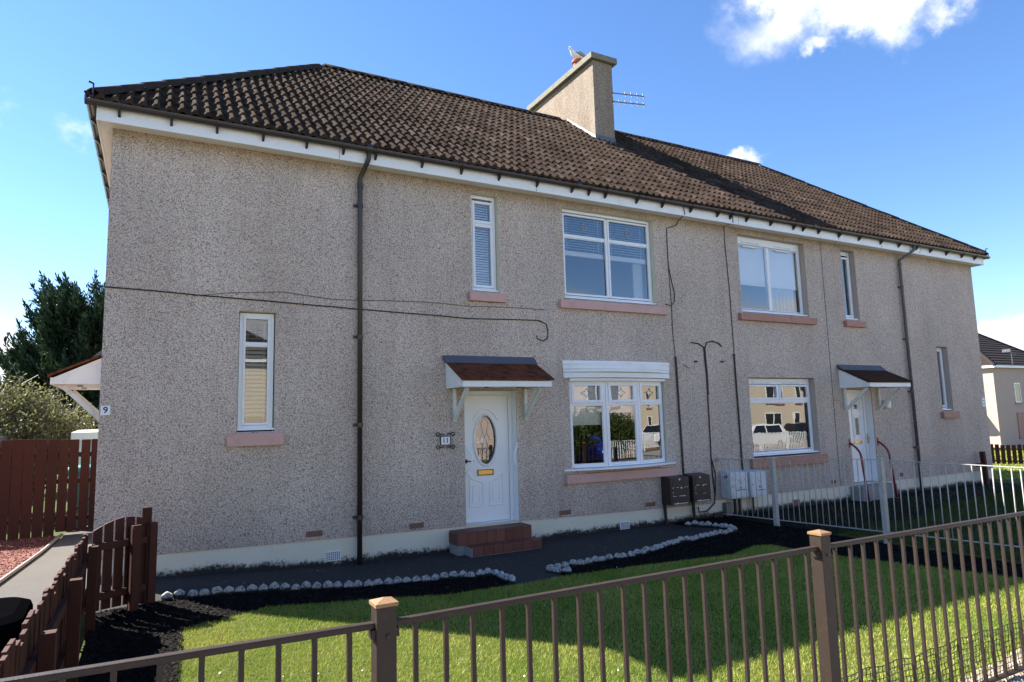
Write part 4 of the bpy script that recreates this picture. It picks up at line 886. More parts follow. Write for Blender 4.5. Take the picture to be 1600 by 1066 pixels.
def build_wall_fittings():
    wall_cable([(-9.84, 3.67), (-9.2, 3.65), (-8.73, 3.63), (-7.68, 3.60), (-6.72, 3.57), (-5.5, 3.54), (-4.98, 3.52), (-4.18, 3.54), (-3.69, 3.55), (-3.54, 3.50), (-3.51, 3.38), (-3.52, 3.27), (-3.61, 3.21), (-3.72, 3.25), (-3.73, 3.30)], .0085)
    wall_cable([(-8.87, 3.62), (-8.49, 3.68), (-8.1, 3.72), (-7.74, 3.75), (-7.43, 3.72), (-7.07, 3.69), (-6.71, 3.70), (-5.83, 3.74), (-5.3, 3.73), (-4.92, 3.72), (-4.24, 3.74), (-3.54, 3.74)], .005, 'cable_grey')
    wall_cable([(-.57, 5.86, -.27), (-.53, 5.70, -.26), (-.5, 5.66, -.05), (-.50, 5.62), (-.54, 5.56), (-.62, 5.53), (-.78, 5.48), (-.79, 5.18), (-.79, 4.75), (-.73, 4.44), (-.67, 4.2), (-.69, 4.06), (-.77, 3.97), (-.92, 4.0)], .0085)
    wall_cable([(-.79, 4.7), (-.78, 4.5), (-.765, 3.97), (-.77, 3.49), (-.74, 3.0)], .006)
    wall_cable([(-.745, 3.01), (-.73, 2.02), (-.71, .84)], .019, name='conduit')
    wall_cable([(-.34, 3.29), (-.16, 3.28), (-.02, 3.21), (.015, 2.66), (.01, 1.84), (.0, 1.1), (.01, .76), (.04, .43), (.02, .28), (-.18, .15), (-.38, .15), (-.40, .24)], .012)
    wall_cable([(.46, 3.24), (.38, 3.30), (.22, 3.34), (.06, 3.30), (.01, 3.18), (.035, 2.66), (.03, 2.3)], .012)
    wall_cable([(.01, 1.1), (.08, .82), (.06, .50), (.04, .43)], .010)
    wall_cable([(.72, 5.90, -.27), (.73, 5.70, -.26), (.735, 5.68), (.74, 5.25), (.78, 4.36), (.79, 3.21), (.78, 3.05)], .0075)
    wall_cable([(.775, 3.07), (.79, 2.1), (.80, 1.05), (.80, .83)], .017, name='conduit')
    wall_cable([(3.9, 5.92, -.27), (4.0, 5.70, -.26), (4.15, 5.68), (4.48, 5.60), (4.6, 5.5)], .004, 'cable_grey')
    wall_cable([(7.2, 5.92, -.27), (7.05, 5.70, -.26), (6.95, 5.66)], .004, 'cable_grey')
    for x, z0, z1 in ((-3.47, .30, 5.70), (3.70, .35, 5.70)):
        MB().box(x-.007, x+.007, -.006, .004, z0, z1).build('expansion_joint', MT['joint_strip' if x < 0 else 'cable_grey'], HOUSE)
    s = MB(); s.tube([(-.56, 2.87, 0), (-.42, 2.8, 0)], .006, 5); s.v = [(v[0], v[2]-.02, v[1]) for v in s.v]; s.build('cable_stub', MT['cable_black'], HOUSE)
    for x, z in ((-.24, 2.93), (.44, 2.94), (.77, 3.08)):
        q = MB(); q.lathe([(.022, 0), (.022, .03)], 8); q.xf(Matrix.Translation((x, -.002, z)) @ Matrix.Rotation(R(90), 4, 'X')); q.box(x-.05, x+.045, -.035, -.02, z-.008, z+.008); q.build('wall_hook', MT['black_iron'], HOUSE)
    # air bricks
    def vent(x0, x1, z0, z1, m, nx, nz, y=0.0):
        f = MB().box(x0, x1, y-.012, y+.02, z0, z1); v = f.build('air_brick', MT[m], HOUSE, .003)
        h = MB()
        for i in range(nx):
            for j in range(nz):
                cx = x0+(x1-x0)*(i+.5)/nx*0.92+(x1-x0)*.04; cz = z0+(z1-z0)*(j+.5)/nz*.86+(z1-z0)*.07; w = (x1-x0)/nx*.27; hh = (z1-z0)/nz*.27
                h.box(cx-w, cx+w, y-.0135, y-.011, cz-hh, cz+hh)
        h.build('vent_hole', MT['ink'], v)
    vent(-7.41, -7.19, .435, .51, 'vent_terracotta', 8, 3); vent(-5.96, -5.74, .40, .475, 'vent_terracotta', 8, 3); vent(-3.40, -3.18, .36, .435, 'vent_terracotta', 8, 3); vent(-1.62, -1.40, .345, .415, 'vent_terracotta', 8, 3)
    vent(-7.15, -6.94, .085, .215, 'fascia_white', 7, 5, .014); vent(-2.18, -1.98, .01, .14, 'fascia_white', 7, 5, .014); vent(2.18, 2.39, .05, .16, 'vent_terracotta', 6, 4, .014)
    vent(3.42, 3.56, .40, .47, 'vent_terracotta', 6, 3); vent(5.78, 5.95, .40, .48, 'vent_terracotta', 6, 3); vent(1.20, 1.32, .42, .52, 'vent_terracotta', 4, 3)
    MB().box(-.02, .22, -.02, .016, -.05, .10).build('cable_cover', MT['meter_brown'], HOUSE); MB().box(-.11, .05, -.01, .016, .16, .3).build('cable_cover', MT['concrete'], HOUSE) if False else None
    for x, zt in ((-1.22, .36), (-.55, .38)): MB().tube([(x, -.05, zt), (x+.01, -.045, .18), (x+.02, -.05, -.03)], .03, 8).build('service_pipe', MT['cable_black'], HOUSE)
    for x in (.5, .62, .98): MB().tube([(x, -.05, .36), (x, -.05, -.03)], .028, 8).build('service_pipe', MT['pipe_brown'], HOUSE)
    MB().box(.235, .40, -.09, .01, .03, .26).build('service_box', MT['steel'], HOUSE)
build_wall_fittings()

def text_mesh(name, s, size, m, parent, mat4, bold=False):
    cu = bpy.data.curves.new(name, 'FONT'); cu.body = s; cu.size = size; cu.extrude = .0012; cu.align_x = 'CENTER'; cu.align_y = 'CENTER'; cu.offset = .002 if bold else 0
    ob = bpy.data.objects.new(name, cu); COL.objects.link(ob); dg = bpy.context.evaluated_depsgraph_get(); dg.update()
    me = bpy.data.meshes.new_from_object(ob.evaluated_get(dg)); COL.objects.unlink(ob); bpy.data.objects.remove(ob)
    me.materials.clear(); me.materials.append(m); o = link(name, me, parent); o.matrix_local = mat4; return o
def build_plaques():
    face = Matrix.Rotation(R(90), 4, 'X')
    t = thing('house_number_plaque', 'white number 11 plaque in a black scrolled iron frame beside the oval glazed door', 'number plaque', (-5.385, -.012, 1.64))
    MB().box(-.075, .075, -.008, .004, -.06, .06).build('plate', MT['plaque_white'], t, .002)
    f = MB(); f.ring(-.085, .085, -.07, .07, .012, -.014, .002)
    for sx in (-1, 1):
        for sz in (-1, 1):
            pts = []
            for k in range(15):
                a = k/14*2*math.pi*1.05; r = .040*(1-.55*k/14); pts.append((sx*(.080+.040 - r*math.cos(a)), -.010, sz*(.066+.025 + r*math.sin(a)*.9)))
            f.tube(pts, .008, 5); 
            f.tube([(sx*.02, -.008, sz*.085), (sx*.05, -.008, sz*.105), (sx*.085, -.008, sz*.085)], .008, 5)
    f.build('iron_frame', MT['black_iron'], t)
    text_mesh('number', '11', .105, MT['ink'], t, Matrix.Translation((0, -.0085, 0)) @ face, True)
    t = thing('house_number_plaque', 'small plain white number 9 plaque near the left corner of the house', 'number plaque', (-9.765, -.012, 2.165))
    MB().box(-.05, .05, -.006, .010, -.058, .058).build('plate', MT['plaque_white'], t, .002)
    text_mesh('number', '9', .105, MT['ink'], t, Matrix.Translation((0, -.0068, 0)) @ face, True)
    t = thing('small_sign', 'pale narrow notice plate at the right corner of the house wall', 'sign', (9.70, -.012, 2.05)); MB().box(-.06, .06, -.004, .01, -.11, .11).build('plate', MT['plaque_white'], t)
    for z in (.05, -.03): MB().box(-.04, .04, -.0055, -.0035, z-.012, z+.012).build('print', MT['cable_grey'], t)
build_plaques()

def meter_box(x0, x1, z0, z1, d, m, lab, chip=False):
    t = thing('meter_box', lab, 'meter box', (x0, 0, z0), group='meter boxes on the front wall'); w, h = x1-x0, z1-z0
    MB().prism([(-.004, 0), (-.004, h+.03), (-d, h), (-d, 0)], 0, 0, w).build('casing', MT[m], t, .006)
    zs = (.04*h, .32*h, .64*h, .97*h) if chip != 2 else (.04*h, .26*h, .70*h, .97*h)
    for i in range(3): MB().box(.045, w-.03, -d-.008, -d-.0005, zs[i]+.006, zs[i+1]-.006).build('door_panel', MT[m], t, .004)
    MB().lathe([(.016, 0), (.016, .012), (.006, .014)], 10).xf(Matrix.Translation((w*.55, -d-.008, h*.62 if m == 'meter_brown' else h*.4)) @ Matrix.Rotation(R(90), 4, 'X')).build('latch', MT['paint_chip' if m == 'meter_brown' else 'ink'], t)
    c = MB()
    rr = random.Random(x0)
    for i in (1, 2) if m == 'meter_brown' else (1,):
        x = .05
        while x < w-.06:
            L = rr.uniform(.02, .09)
            if rr.random() < .6: c.box(x, min(x+L, w-.04), -d-.0105, -d-.006, zs[i]-.004*rr.random()-.003, zs[i]+.006*rr.random()+.001)
            x += L
    if m == 'meter_brown':
        for z in (h*.95, h*.07): xx = rr.uniform(.08, w*.5); c.add([(xx, -d-.0095, z), (xx+.03, -d-.0095, z+.012), (xx+.05, -d-.0095, z-.005), (xx+.02, -d-.0095, z-.03)], [(0, 1, 2, 3)])
        z = zs[1]
        while z < zs[2]: L = rr.uniform(.02, .05); c.box(.044, .051, -d-.0105, -d-.006, z, z+L*.7); z += L*1.6
        c.box(.06, w-.05, -d-.0105, -d-.007, zs[0]-.004, zs[0]+.01)
    else:
        c.add([(-.002, -.08, h*.80), (-.002, -.13, h*.93), (-.002, -.19, h*.84), (-.002, -.12, h*.72)], [(0, 1, 2, 3)])
    if c.v: c.build('paint_chip', MT['paint_chip' if m == 'meter_brown' else 'ink'], t)['kind'] = 'stuff'
meter_box(-1.245, -.81, .36, .83, .25, 'meter_brown', 'left brown meter box with chipped paint under the bow window')
meter_box(-.705, -.285, .37, .835, .24, 'meter_brown', 'right brown meter box beside the hanging black cable')
meter_box(.215, .66, .355, .835, .25, 'meter_white', 'white meter box with black patch on its side behind the pale railing')
meter_box(.735, 1.17, .345, .815, .24, 'meter_white', 'cleaner white meter box below the right ground floor window', 2)

def build_steps():
    def tiles(root, x0, x1, y0, y1, zt, h, front=True, n=8):
        t = .016; w = (x1-x0)/n
        ft = MB().box(.003, w-.003, -t, -.0005, .004, h-t-.002).mesh('quarry_tile', MT['quarry']); tt = MB().box(.003, w-.003, .0, y1-y0+t, 0, t).mesh('quarry_tile', MT['quarry'])
        for k in range(n):
            link('quarry_tile', ft, root, (x0+k*w, y0, zt-h)); link('quarry_tile', tt, root, (x0+k*w, y0-t, zt-t))
    s = thing('doorstep', 'two dark red tiled steps up to the oval glazed door', 'steps', (-4.65, 0, 0))
    s2 = []
    b = MB(); b.box(-.68, .54, -.30, .01, -.05, .302); b.box(-.57, .59, -.52, -.302, -.05, .116); b.build('step_base', MT['concrete'], s)
    tiles(s, -.68, .54, -.30, .01, .318, .19, n=8); tiles(s, -.55, .59, -.52, -.318, .132, .128, n=7)
    for y0, y1, z in ((-.30, 0, .14),): 
        m = MB().box(-.698, -.682, y0+.003, y1-.01, z, .30).build('quarry_tile', MT['quarry'], s)
    s = thing('doorstep', 'low grey concrete step below the door with red handrails', 'steps', (4.62, 0, 0)); MB().box(-.60, .60, -.30, .01, -.05, .31).build('step_base', MT['concrete'], s, .01)
build_steps()
def handrail(x, lab):
    t = thing('handrail', lab, 'handrail', (x, 0, 0), group='red handrails at the right door')
    MB().tube([(0, -.012, 1.215), (0, -.05, 1.20), (.0, -.15, 1.12), (.0, -.22, 1.03), (.0, -.25, .92), (.0, -.258, .75), (.0, -.33, .02)], .024, 10).build('rail', MT['rail_red'], t, smooth=True)
    MB().box(-.03, .03, -.012, -.001, 1.13, 1.31).build('wall_plate', MT['rail_red'], t); MB().lathe([(.06, 0), (.06, .012)], 12, (0, -.33, .0)).build('foot_plate', MT['rail_red'], t)
handrail(4.13, 'left red handrail curving down from the wall at the right door'); handrail(5.12, 'right red handrail curving down below the white wall lamp')

# scalloped edging stones
def ordinal(k):
    one = 'first second third fourth fifth sixth seventh eighth ninth tenth eleventh twelfth thirteenth fourteenth fifteenth sixteenth seventeenth eighteenth nineteenth'.split()
    if k < 20: return one[k-1]
    t = {2: 'twent', 3: 'thirt', 4: 'fort', 5: 'fift'}[k//10]
    return t+'ieth' if k % 10 == 0 else t+'y-'+one[k % 10-1]
def edging(path, group, labs):
    meshes = []
    for v in range(4):
        m = MB(); n = 12; r = .056; prof = []
        for k in range(n+1): a = math.pi*k/n; prof.append((r*math.cos(a)*(1+.05*math.sin(3*a+v)), .045+r*1.05*math.sin(a)+.004*math.sin(5*a+v*2)))
        prof = [(r, -.06)] + prof + [(-r, -.06)]
        m.prism(prof, 1, -.032, .032)
        me = m.mesh('edging_stone', MT['edging'])
        bm = bmesh.new(); bm.from_mesh(me); bmesh.ops.bevel(bm, geom=[e for e in bm.edges if len(e.link_faces) == 2 and e.link_faces[0].normal.angle(e.link_faces[1].normal) > 1.2], offset=.010, segments=2, affect='EDGES'); bm.to_mesh(me); bm.free(); meshes.append(me)
    rr = random.Random(len(path)); counts = {}; made = []
    for i in range(len(path)-1):
        a, b = Vector((*path[i], 0)), Vector((*path[i+1], 0)); L = (b-a).length; n = max(1, round(L/.121)); lab = labs[min(i, len(labs)-1)]
        for k in range(n):
            p = a.lerp(b, (k+.5)/n); z = H(p.x, p.y)
            o = link('edging_stone', meshes[rr.randrange(4)]); o.location = (p.x+rr.uniform(-.008, .008), p.y+rr.uniform(-.012, .012), z-.012+rr.uniform(-.012, .012))
            o.rotation_euler = (rr.uniform(-.13, .13), rr.uniform(-.08, .08), math.atan2((b-a).y, (b-a).x)+rr.uniform(-.12, .12)); o.scale = [rr.uniform(.93, 1.04)]*3
            made.append((o, i, lab)); counts[lab] = counts.get(lab, 0)+1
    seen = {}
    for o, i, lab in made:
        seen[lab] = seen.get(lab, 0)+1; k = seen[lab]; tag(o, lab.replace('#', ordinal(k)), 'edging stone', group)
edging([(-9.12, -.98), (-8.14, -1.06), (-6.78, -1.40), (-6.0, -1.55), (-5.48, -1.72), (-5.46, -2.2)], 'white edging stones of the left flower bed',
       ['worn white scalloped edging stone of the left flower bed, # along from the timber gate']*4 + ['white edging stone # from the corner in the short return of the left flower bed'])
edging([(-4.62, -2.14), (-4.80, -1.88), (-3.22, -1.80), (-2.23, -1.48), (-.80, -1.28), (-.72, -.82), (-1.02, -.31)], 'white edging stones of the right flower bed',
       ['white edging stone # from the lawn in the short end return of the right bed'] + ['worn white scalloped edging stone of the right bed, # along from the path gap']*3 + ['white edging stone # from the far corner, leading to the brown meter boxes']*2)

# ------------------------------------------------------------------ brown metal front railing
def front_railing():
    F = thing('front_railing', 'brown painted metal railing across the foreground with square posts', 'railing', (-8.455, -6.8, 0))
    y = 0; posts = [-12.46, -9.99-.47, -8.455, -5.985, -3.515, -1.045, .14]; posts = [-10.925, -8.455, -5.985, -3.515, -1.045, .14]
    zr = 1.185
    def zz(x): return zr + (.04*min(1, max(0, (-8.46-x)/.7)) if x < -8.46 else 0) + .012*max(0, x+5.985)/2.4*-1
    pm = MB().box(-.038, .038, -.038, .038, 0, 1.205).mesh('post', MT['fence_brown'])
    cm = MB().add([(-.0435, -.0435, 0), (.0435, -.0435, 0), (.0435, .0435, 0), (-.0435, .0435, 0), (-.0435, -.0435, .013), (.0435, -.0435, .013), (.0435, .0435, .013), (-.0435, .0435, .013), (0, 0, .027)],
                  [(0, 3, 2, 1), (0, 1, 5, 4), (1, 2, 6, 5), (2, 3, 7, 6), (3, 0, 4, 7), (4, 5, 8), (5, 6, 8), (6, 7, 8), (7, 4, 8)]).mesh('post_cap', MT['cap_wood'])
    bmsh = MB().box(-.009, .009, -.008, .008, .17, 1.165).mesh('bar', MT['fence_brown'])
    for i, x in enumerate(posts):
        zb = zz(x)-zr
        p = link('post', pm, F, (x+8.455, 0, zb+.05)); b = p.modifiers.new('b', 'BEVEL'); b.width = .004; b.segments = 2
        c = link('post_cap', cm, p, (0, 0, 1.205)); 
        q = MB(); q.lathe([(.008, 0), (.008, .006)], 8).xf(Matrix.Translation((.005, -.038, 1.10)) @ Matrix.Rotation(R(90), 4, 'X')).build('bolt', MT['black_iron'], p)
    for i in range(len(posts)-1):
        a, b = posts[i]+.038, posts[i+1]-.038
        za, zb_ = zz(posts[i] + .05), zz(posts[i+1]-.05)
        rl = MB(); rl.bar((a+8.455, 0, za), (b+8.455, 0, zb_), .034, .024); rl.build('top_rail', MT['fence_brown'], F, .005)
        rl = MB(); rl.bar((a+8.455, 0, .18), (b+8.455, 0, .18), .040, .012); rl.build('bottom_rail', MT['fence_brown'], F, .002)
        for e, s in ((a, 1), (b, -1)): MB().box(e+8.455-.0, e+8.455+.014*s, -.024, .024, (za if s > 0 else zb_)-.045, (za if s > 0 else zb_)-.013).build('weld_lug', MT['fence_brown'], F)
        n = round((posts[i+1]-posts[i])/.1235); st = (posts[i+1]-posts[i])/n
        for k in range(1, n):
            x = posts[i]+k*st
            o = link('bar', bmsh, F, (x+8.455+random.uniform(-.002, .002), 0, (za*(1-k/n)+zb_*k/n)-1.172)); o.rotation_euler = (random.uniform(-.003, .003), random.uniform(-.006, .006), 0)
front_railing()
def garden_net():
    x0, x1 = -6.0, .05; mb = MB(); rr = random.Random(5); P = .036; nx = int((x1-x0)/P); nz = 9
    def pt(i, j):
        x = x0+i*P; sag = .007*math.sin(i*.21)+.006*math.sin(i*.73+1); q = Vector((i*.35, j*.6, 0))
        return Vector((x+.007*mnoise.noise(q), .026+.010*mnoise.noise(q*.5+Vector((9, 0, 0))), .14+j*.034+sag*(j/nz)+.004*mnoise.noise(q+Vector((0, 7, 0)))))
    for j in range(nz+1):
        mb.tube([pt(i, j) for i in range(nx+1)], 0.0026 if j < nz else .0038, 3, False)
    for i in range(nx+1): mb.tube([pt(i, j) for j in range(nz+1)], .0024, 3, False)
    o = mb.build('garden_net', MT['net_green']); o.location = (0, -6.8, .02)
    tag(o, 'dark plastic mesh netting tied low along the brown front railing', 'netting')
garden_net()

# ------------------------------------------------------------------ pale railing between the two gardens
def divider():
    X = .16; F = thing('garden_railing', 'pale grey metal railing between the two front gardens', 'railing', (X, 0, 0))
    py = [-1.28, -3.22, -5.16, -6.7]; 
    def zt(y): return 1.085 + min(1, -y/3.2)*.115 - .012*max(0, -y-3.2)
    def zb(y): return .075 + .028*(-y)
    for y in py: MB().box(-.036, .036, y-.036, y+.036, -.05, zt(y)+.03).build('post', MT['fence_grey'], F, .004)
    MB().box(-.03, .03, -.07, -.004, zt(0)-.05, zt(0)+.02).build('wall_bracket', MT['fence_grey'], F)
    ys = [-.004] + py
    bme = {}
    for i in range(len(ys)-1):
        a, b = ys[i]-(.036 if i else .06), ys[i+1]+.036
        MB().bar((0, a, zt(a)), (0, b, zt(b)), .036, .010).build('top_rail', MT['fence_grey'], F); MB().bar((0, a, zb(a)), (0, b, zb(b)), .036, .010).build('bottom_rail', MT['fence_grey'], F)
        n = max(2, round((a-b)/.113))
        for k in range(1, n):
            y = a+(b-a)*k/n; L = zt(y)-zb(y)-.008
            m = bme.setdefault(round(L, 2), None) or MB().tube([(0, 0, 0), (0, 0, round(L, 2))], .0075, 6).mesh('bar', MT['fence_grey'], True); bme[round(L, 2)] = m
            o = link('bar', m, F, (0, y, zb(y)+.004)); o.rotation_euler = (random.uniform(-.012, .012), random.uniform(-.008, .008), 0)
divider()

# ------------------------------------------------------------------ timber fence on the left, gate, tall fence
def board_mesh(w, t, h, top='flat', name='picket'):
    if top == 'flat': return MB().box(-w/2, w/2, -t/2, t/2, 0, h).mesh(name, MT['wood'])
    r = MB(); poly = [(-w/2, 0), (w/2, 0), (w/2, h-.02), (w/4, h), (-w/4, h), (-w/2, h-.02)]; return r.prism(poly, 1, -t/2, t/2).mesh(name, MT['wood'])
def left_fence():
    F = thing('timber_fence', 'dark brown timber picket fence with wavy top beside the driveway', 'fence', (-9.80, -1.2, 0))
    y = -1.30; k = 0
    while y > -6.72:
        ph = (-1.30-y)/.62; fr = ph-math.floor(ph); zt = .855 + .085*math.sin(math.pi*fr)**.8 + random.uniform(-.008, .008); zb = H(-9.9, y)+.0
        o = MB().box(-.011, .011, -.05, .05, zb, zt).build('picket', MT['wood'], F, .002); o.location = (random.uniform(-.004, .004), y+1.2, 0); o.rotation_euler = (random.uniform(-.012, .012), random.uniform(-.01, .01), 0)
        y -= .1035; k += 1
    for z in (.68, .28): MB().box(.012, .05, -5.5, -.06, z-.035, z+.035).build('fence_rail', MT['wood'], F, .003)
    for y in (-1.75, -3.3, -4.75, -6.2): MB().box(.052, .132, y+1.2-.04, y+1.2+.04, -.02, .84).build('post', MT['wood'], F, .004)
left_fence()
def gate():
    a, b = Vector((-9.77, -1.27)), Vector((-9.24, -1.02)); d = (b-a); L = d.length
    G = thing('timber_gate', 'low dark brown timber gate with arched top against the house corner', 'gate', (a.x, a.y, .10), math.atan2(d.y, d.x))
    x = .02; w = .088
    while x+w < L-.06:
        t = (x+w/2)/L; zt = .785+.135*math.sin(math.pi*min(1, t*.78+.05))
        poly = [(x, .03), (x+w, .03)] + [(x+w*(1-k/4), .785+.135*math.sin(math.pi*min(1, (x+w*(1-k/4))/L*.78+.05))) for k in range(5)]
        MB().prism(poly, 1, -.011, .011).build('board', MT['wood'], G, .002); x += w+.016
    for z in (.17, .66): MB().box(.02, L-.05, -.05, -.0115, z-.035, z+.035).build('rail', MT['wood'], G, .003)
    MB().box(L*.60, L*.60+.085, -.135, -.052, -.12, .835).build('post', MT['wood'], G, .004); MB().box(L-.03, L+.05, -.06, .02, -.12, .83).build('post', MT['wood'], G, .004)
    MB().box(L-.07, L+.03, .04, .06, -.05, .985).build('end_board', MT['wood'], G, .003)
gate()
def tall_fence():
    F = thing('tall_timber_fence', 'tall dark brown close boarded fence beside the house gable', 'fence', (-9.9, 4.6, .12)); y = 0
    x = -.02; k = 0
    while x > -4.0:
        gate_ = x > -.78; w = .135 if gate_ else .15
        o = MB().box(-w/2, w/2, -.011, .011, .03 if not gate_ else .10, 1.66+(.02 if not gate_ else 0)+random.uniform(-.012, .012)).build('board', MT['wood'], F, .003); o.location = (x-w/2, random.uniform(-.004, .004), 0); o.rotation_euler = (0, random.uniform(-.008, .008), 0)
        x -= w + (.022 if gate_ else random.uniform(.010, .018)); k += 1
    for z in (.32, .95, 1.4): MB().box(-4.0, .06, .012, .06, z-.04, z+.04).build('fence_rail', MT['wood'], F)
    for xx in (-.88, -2.4, -3.9): MB().box(xx-.045, xx+.045, .062, .15, -.1, 1.6).build('post', MT['wood'], F)
    MB().bar((-.80, .03, .20), (-.05, .03, .86), .03, .07, (0, 1, 0)).build('brace', MT['wood'], F)
tall_fence()
def post_right():
    t = thing('timber_post', 'short leaning dark brown timber post at the far right corner of the house', 'post', (9.12, -.16, 0), 0)
    o = MB().box(-.05, .05, -.05, .05, 0, .82).build('post', MT['wood'], t, .004); MB().box(-.36, -.052, -.02, .02, .46, .54).build('rail', MT['wood'], t); o.rotation_euler = (0, R(-3), 0)
post_right()

# ------------------------------------------------------------------ driveway bin, sheds behind the fence
def wheelie_bin(x, y, m, rz, lab, h=1.0, name='wheelie_bin'):
    t = thing(name, lab, 'bin', (x, y, H(x, y)), rz)
    def rrect(w, d, r, n=5):
        out = []
        for cx, cy, a0 in ((w/2-r, d/2-r, 0), (-w/2+r, d/2-r, 90), (-w/2+r, -d/2+r, 180), (w/2-r, -d/2+r, 270)):
            for k in range(n+1): a = R(a0+90*k/n); out.append((cx+r*math.cos(a), cy+r*math.sin(a)))
        return out
    b = MB(); rings = [rrect(.44, .52, .06), rrect(.56, .68, .09)]; n = len(rings[0]); vs = [(p[0], p[1], z) for rg, z in zip(rings, (.06, h-.10)) for p in rg]
    b.add(vs, [tuple(range(n))[::-1], tuple(range(n, 2*n))] + [(i, (i+1) % n, n+(i+1) % n, n+i) for i in range(n)]); b.build('body', MT[m], t)
    l = MB(); lv = []
    for sc, z in ((1.0, h-.10), (1.0, h-.05), (.96, h-.015), (.80, h+.012)): lv += [(p[0]*sc, p[1]*sc, z) for p in rrect(.61, .76, .15, 8)]
    n = len(lv)//4; l.add(lv, [tuple(range(n))[::-1], tuple(range(3*n, 4*n))] + [(r_*n+i, r_*n+(i+1) % n, (r_+1)*n+(i+1) % n, (r_+1)*n+i) for r_ in range(3) for i in range(n)]); l.build('lid', MT[m], t, smooth=False)
    MB().tube([(-.24, .40, h-.08), (.24, .40, h-.08)], .016, 8).build('handle', MT[m], t)
    for s in (-1, 1): MB().tube([(s*.25, .30, .10), (s*.30, .30, .10)], .10, 16).build('wheel', MT['tyre'], t)
wheelie_bin(-10.19, -4.06, 'bin_black', R(3), 'low black lidded bin on the driveway at the left edge', .68, 'garden_bin')
wheelie_bin(-10.25, 5.3, 'teal', R(90), 'teal wheelie bin glimpsed through the gaps of the tall timber fence', 1.12)
def shed(x, y, w, d, h, m, roofm, lab, pitch=.0):
    s = thing('garden_shed', lab, 'shed', (x, y, .1)); MB().box(-w/2, w/2, -d/2, d/2, 0, h-.16).build('wall', MT[m], s)
    MB().prism([(-d/2-.1, h-.16), (d/2+.1, h-.16+pitch), (d/2+.1, h+pitch), (-d/2-.1, h)], 0, -w/2-.08, w/2+.08).build('roof', MT[roofm], s)
    MB().box(-.35, .35, -d/2-.03, -d/2-.001, .05, h-.3).build('door', MT[m], s)
shed(-10.0, 6.9, 1.2, 1.2, 1.80, 'shed_white', 'shed_white', 'pale shed roof edge showing above the tall fence by the house', .05)
shed(-13.1, 8.2, 2.0, 1.6, 1.74, 'wood', 'shed_grey', 'low grey roofed shed behind the tall fence at the left edge', .05)

# ------------------------------------------------------------------ trees and shrubs
def leaf_cloud(C, Dv, Lm, wm, n_per=1, spread=.0, m=None, name='crown'):
    """leaf quads at points C with directions Dv (numpy)"""
    k = len(C); a = rng.normal(size=(k, 3)); s = np.cross(Dv, a); s /= np.linalg.norm(s, axis=1, keepdims=True)+1e-9
    L = rng.uniform(.6, 1.3, (k, 1))*Lm; w = rng.uniform(.6, 1.3, (k, 1))*wm
    V = np.stack([C, C+Dv*L*.5+s*w*.5, C+Dv*L, C+Dv*L*.5-s*w*.5], 1).reshape(-1, 3); return V
def conifer():
    T = thing('conifer_tree', 'tall dark green conifer with feathery branch tips behind the left gable', 'tree', (-11.0, 16, .0))
    tr = MB().tube([(0, 0, 0), (.05, 0, 2.5), (.0, .1, 5), (.1, 0, 6.6)], [.28, .2, .12, .04], 10).build('trunk', MT['bark'], T, smooth=True)
    br = MB(); C, D = [], []
    for i in range(290):
        z0 = rng.uniform(.6, 5.3); az = rng.uniform(0, 2*np.pi); reach = (3.25*(1-((z0-1.2)/6.6)**1.25) if z0 > 1.2 else 3.0)*rng.uniform(.6, 1.08)*.9; rise = rng.uniform(.6, 1.75)
        d = np.array([np.cos(az), np.sin(az), 0]); p0 = np.array([0, 0, z0]); n = 9; pts = []
        for k in range(n): t = k/(n-1); pts.append(p0+d*reach*t+np.array([0, 0, rise*t**1.6 - .15*t]))
        br.tube(pts, [max(.008, .035*(1-k/n)) for k in range(n)], 4, False)
        for k in range(2, n):
            t = k/(n-1); q = 95
            c = pts[k]+rng.normal(size=(q, 3))*np.array([.20, .20, .20])*(1.15-.65*t); dv = d*.55+np.array([0, 0, .75])+rng.normal(size=(q, 3))*.42
            C.append(c); D.append(dv/np.linalg.norm(dv, axis=1, keepdims=True))
        # feathery tip
        q = 40; u = rng.uniform(0, 1, (q, 1)); c = pts[-1]+u*(d*.25+np.array([0, 0, .5]))+rng.normal(size=(q, 3))*.06*(1.1-u); dv = d*.4+np.array([0, 0, 1.])+rng.normal(size=(q, 3))*.35; C.append(c); D.append(dv/np.linalg.norm(dv, axis=1, keepdims=True))
    br.build('branch', MT['bark'], T)
    C, D = np.concatenate(C), np.concatenate(D)
    V = leaf_cloud(C, D, .185, .048); F = np.arange(len(V)).reshape(-1, 4); link('crown', np_mesh('crown', V, F, MT['conifer_leaf']), T)
conifer()
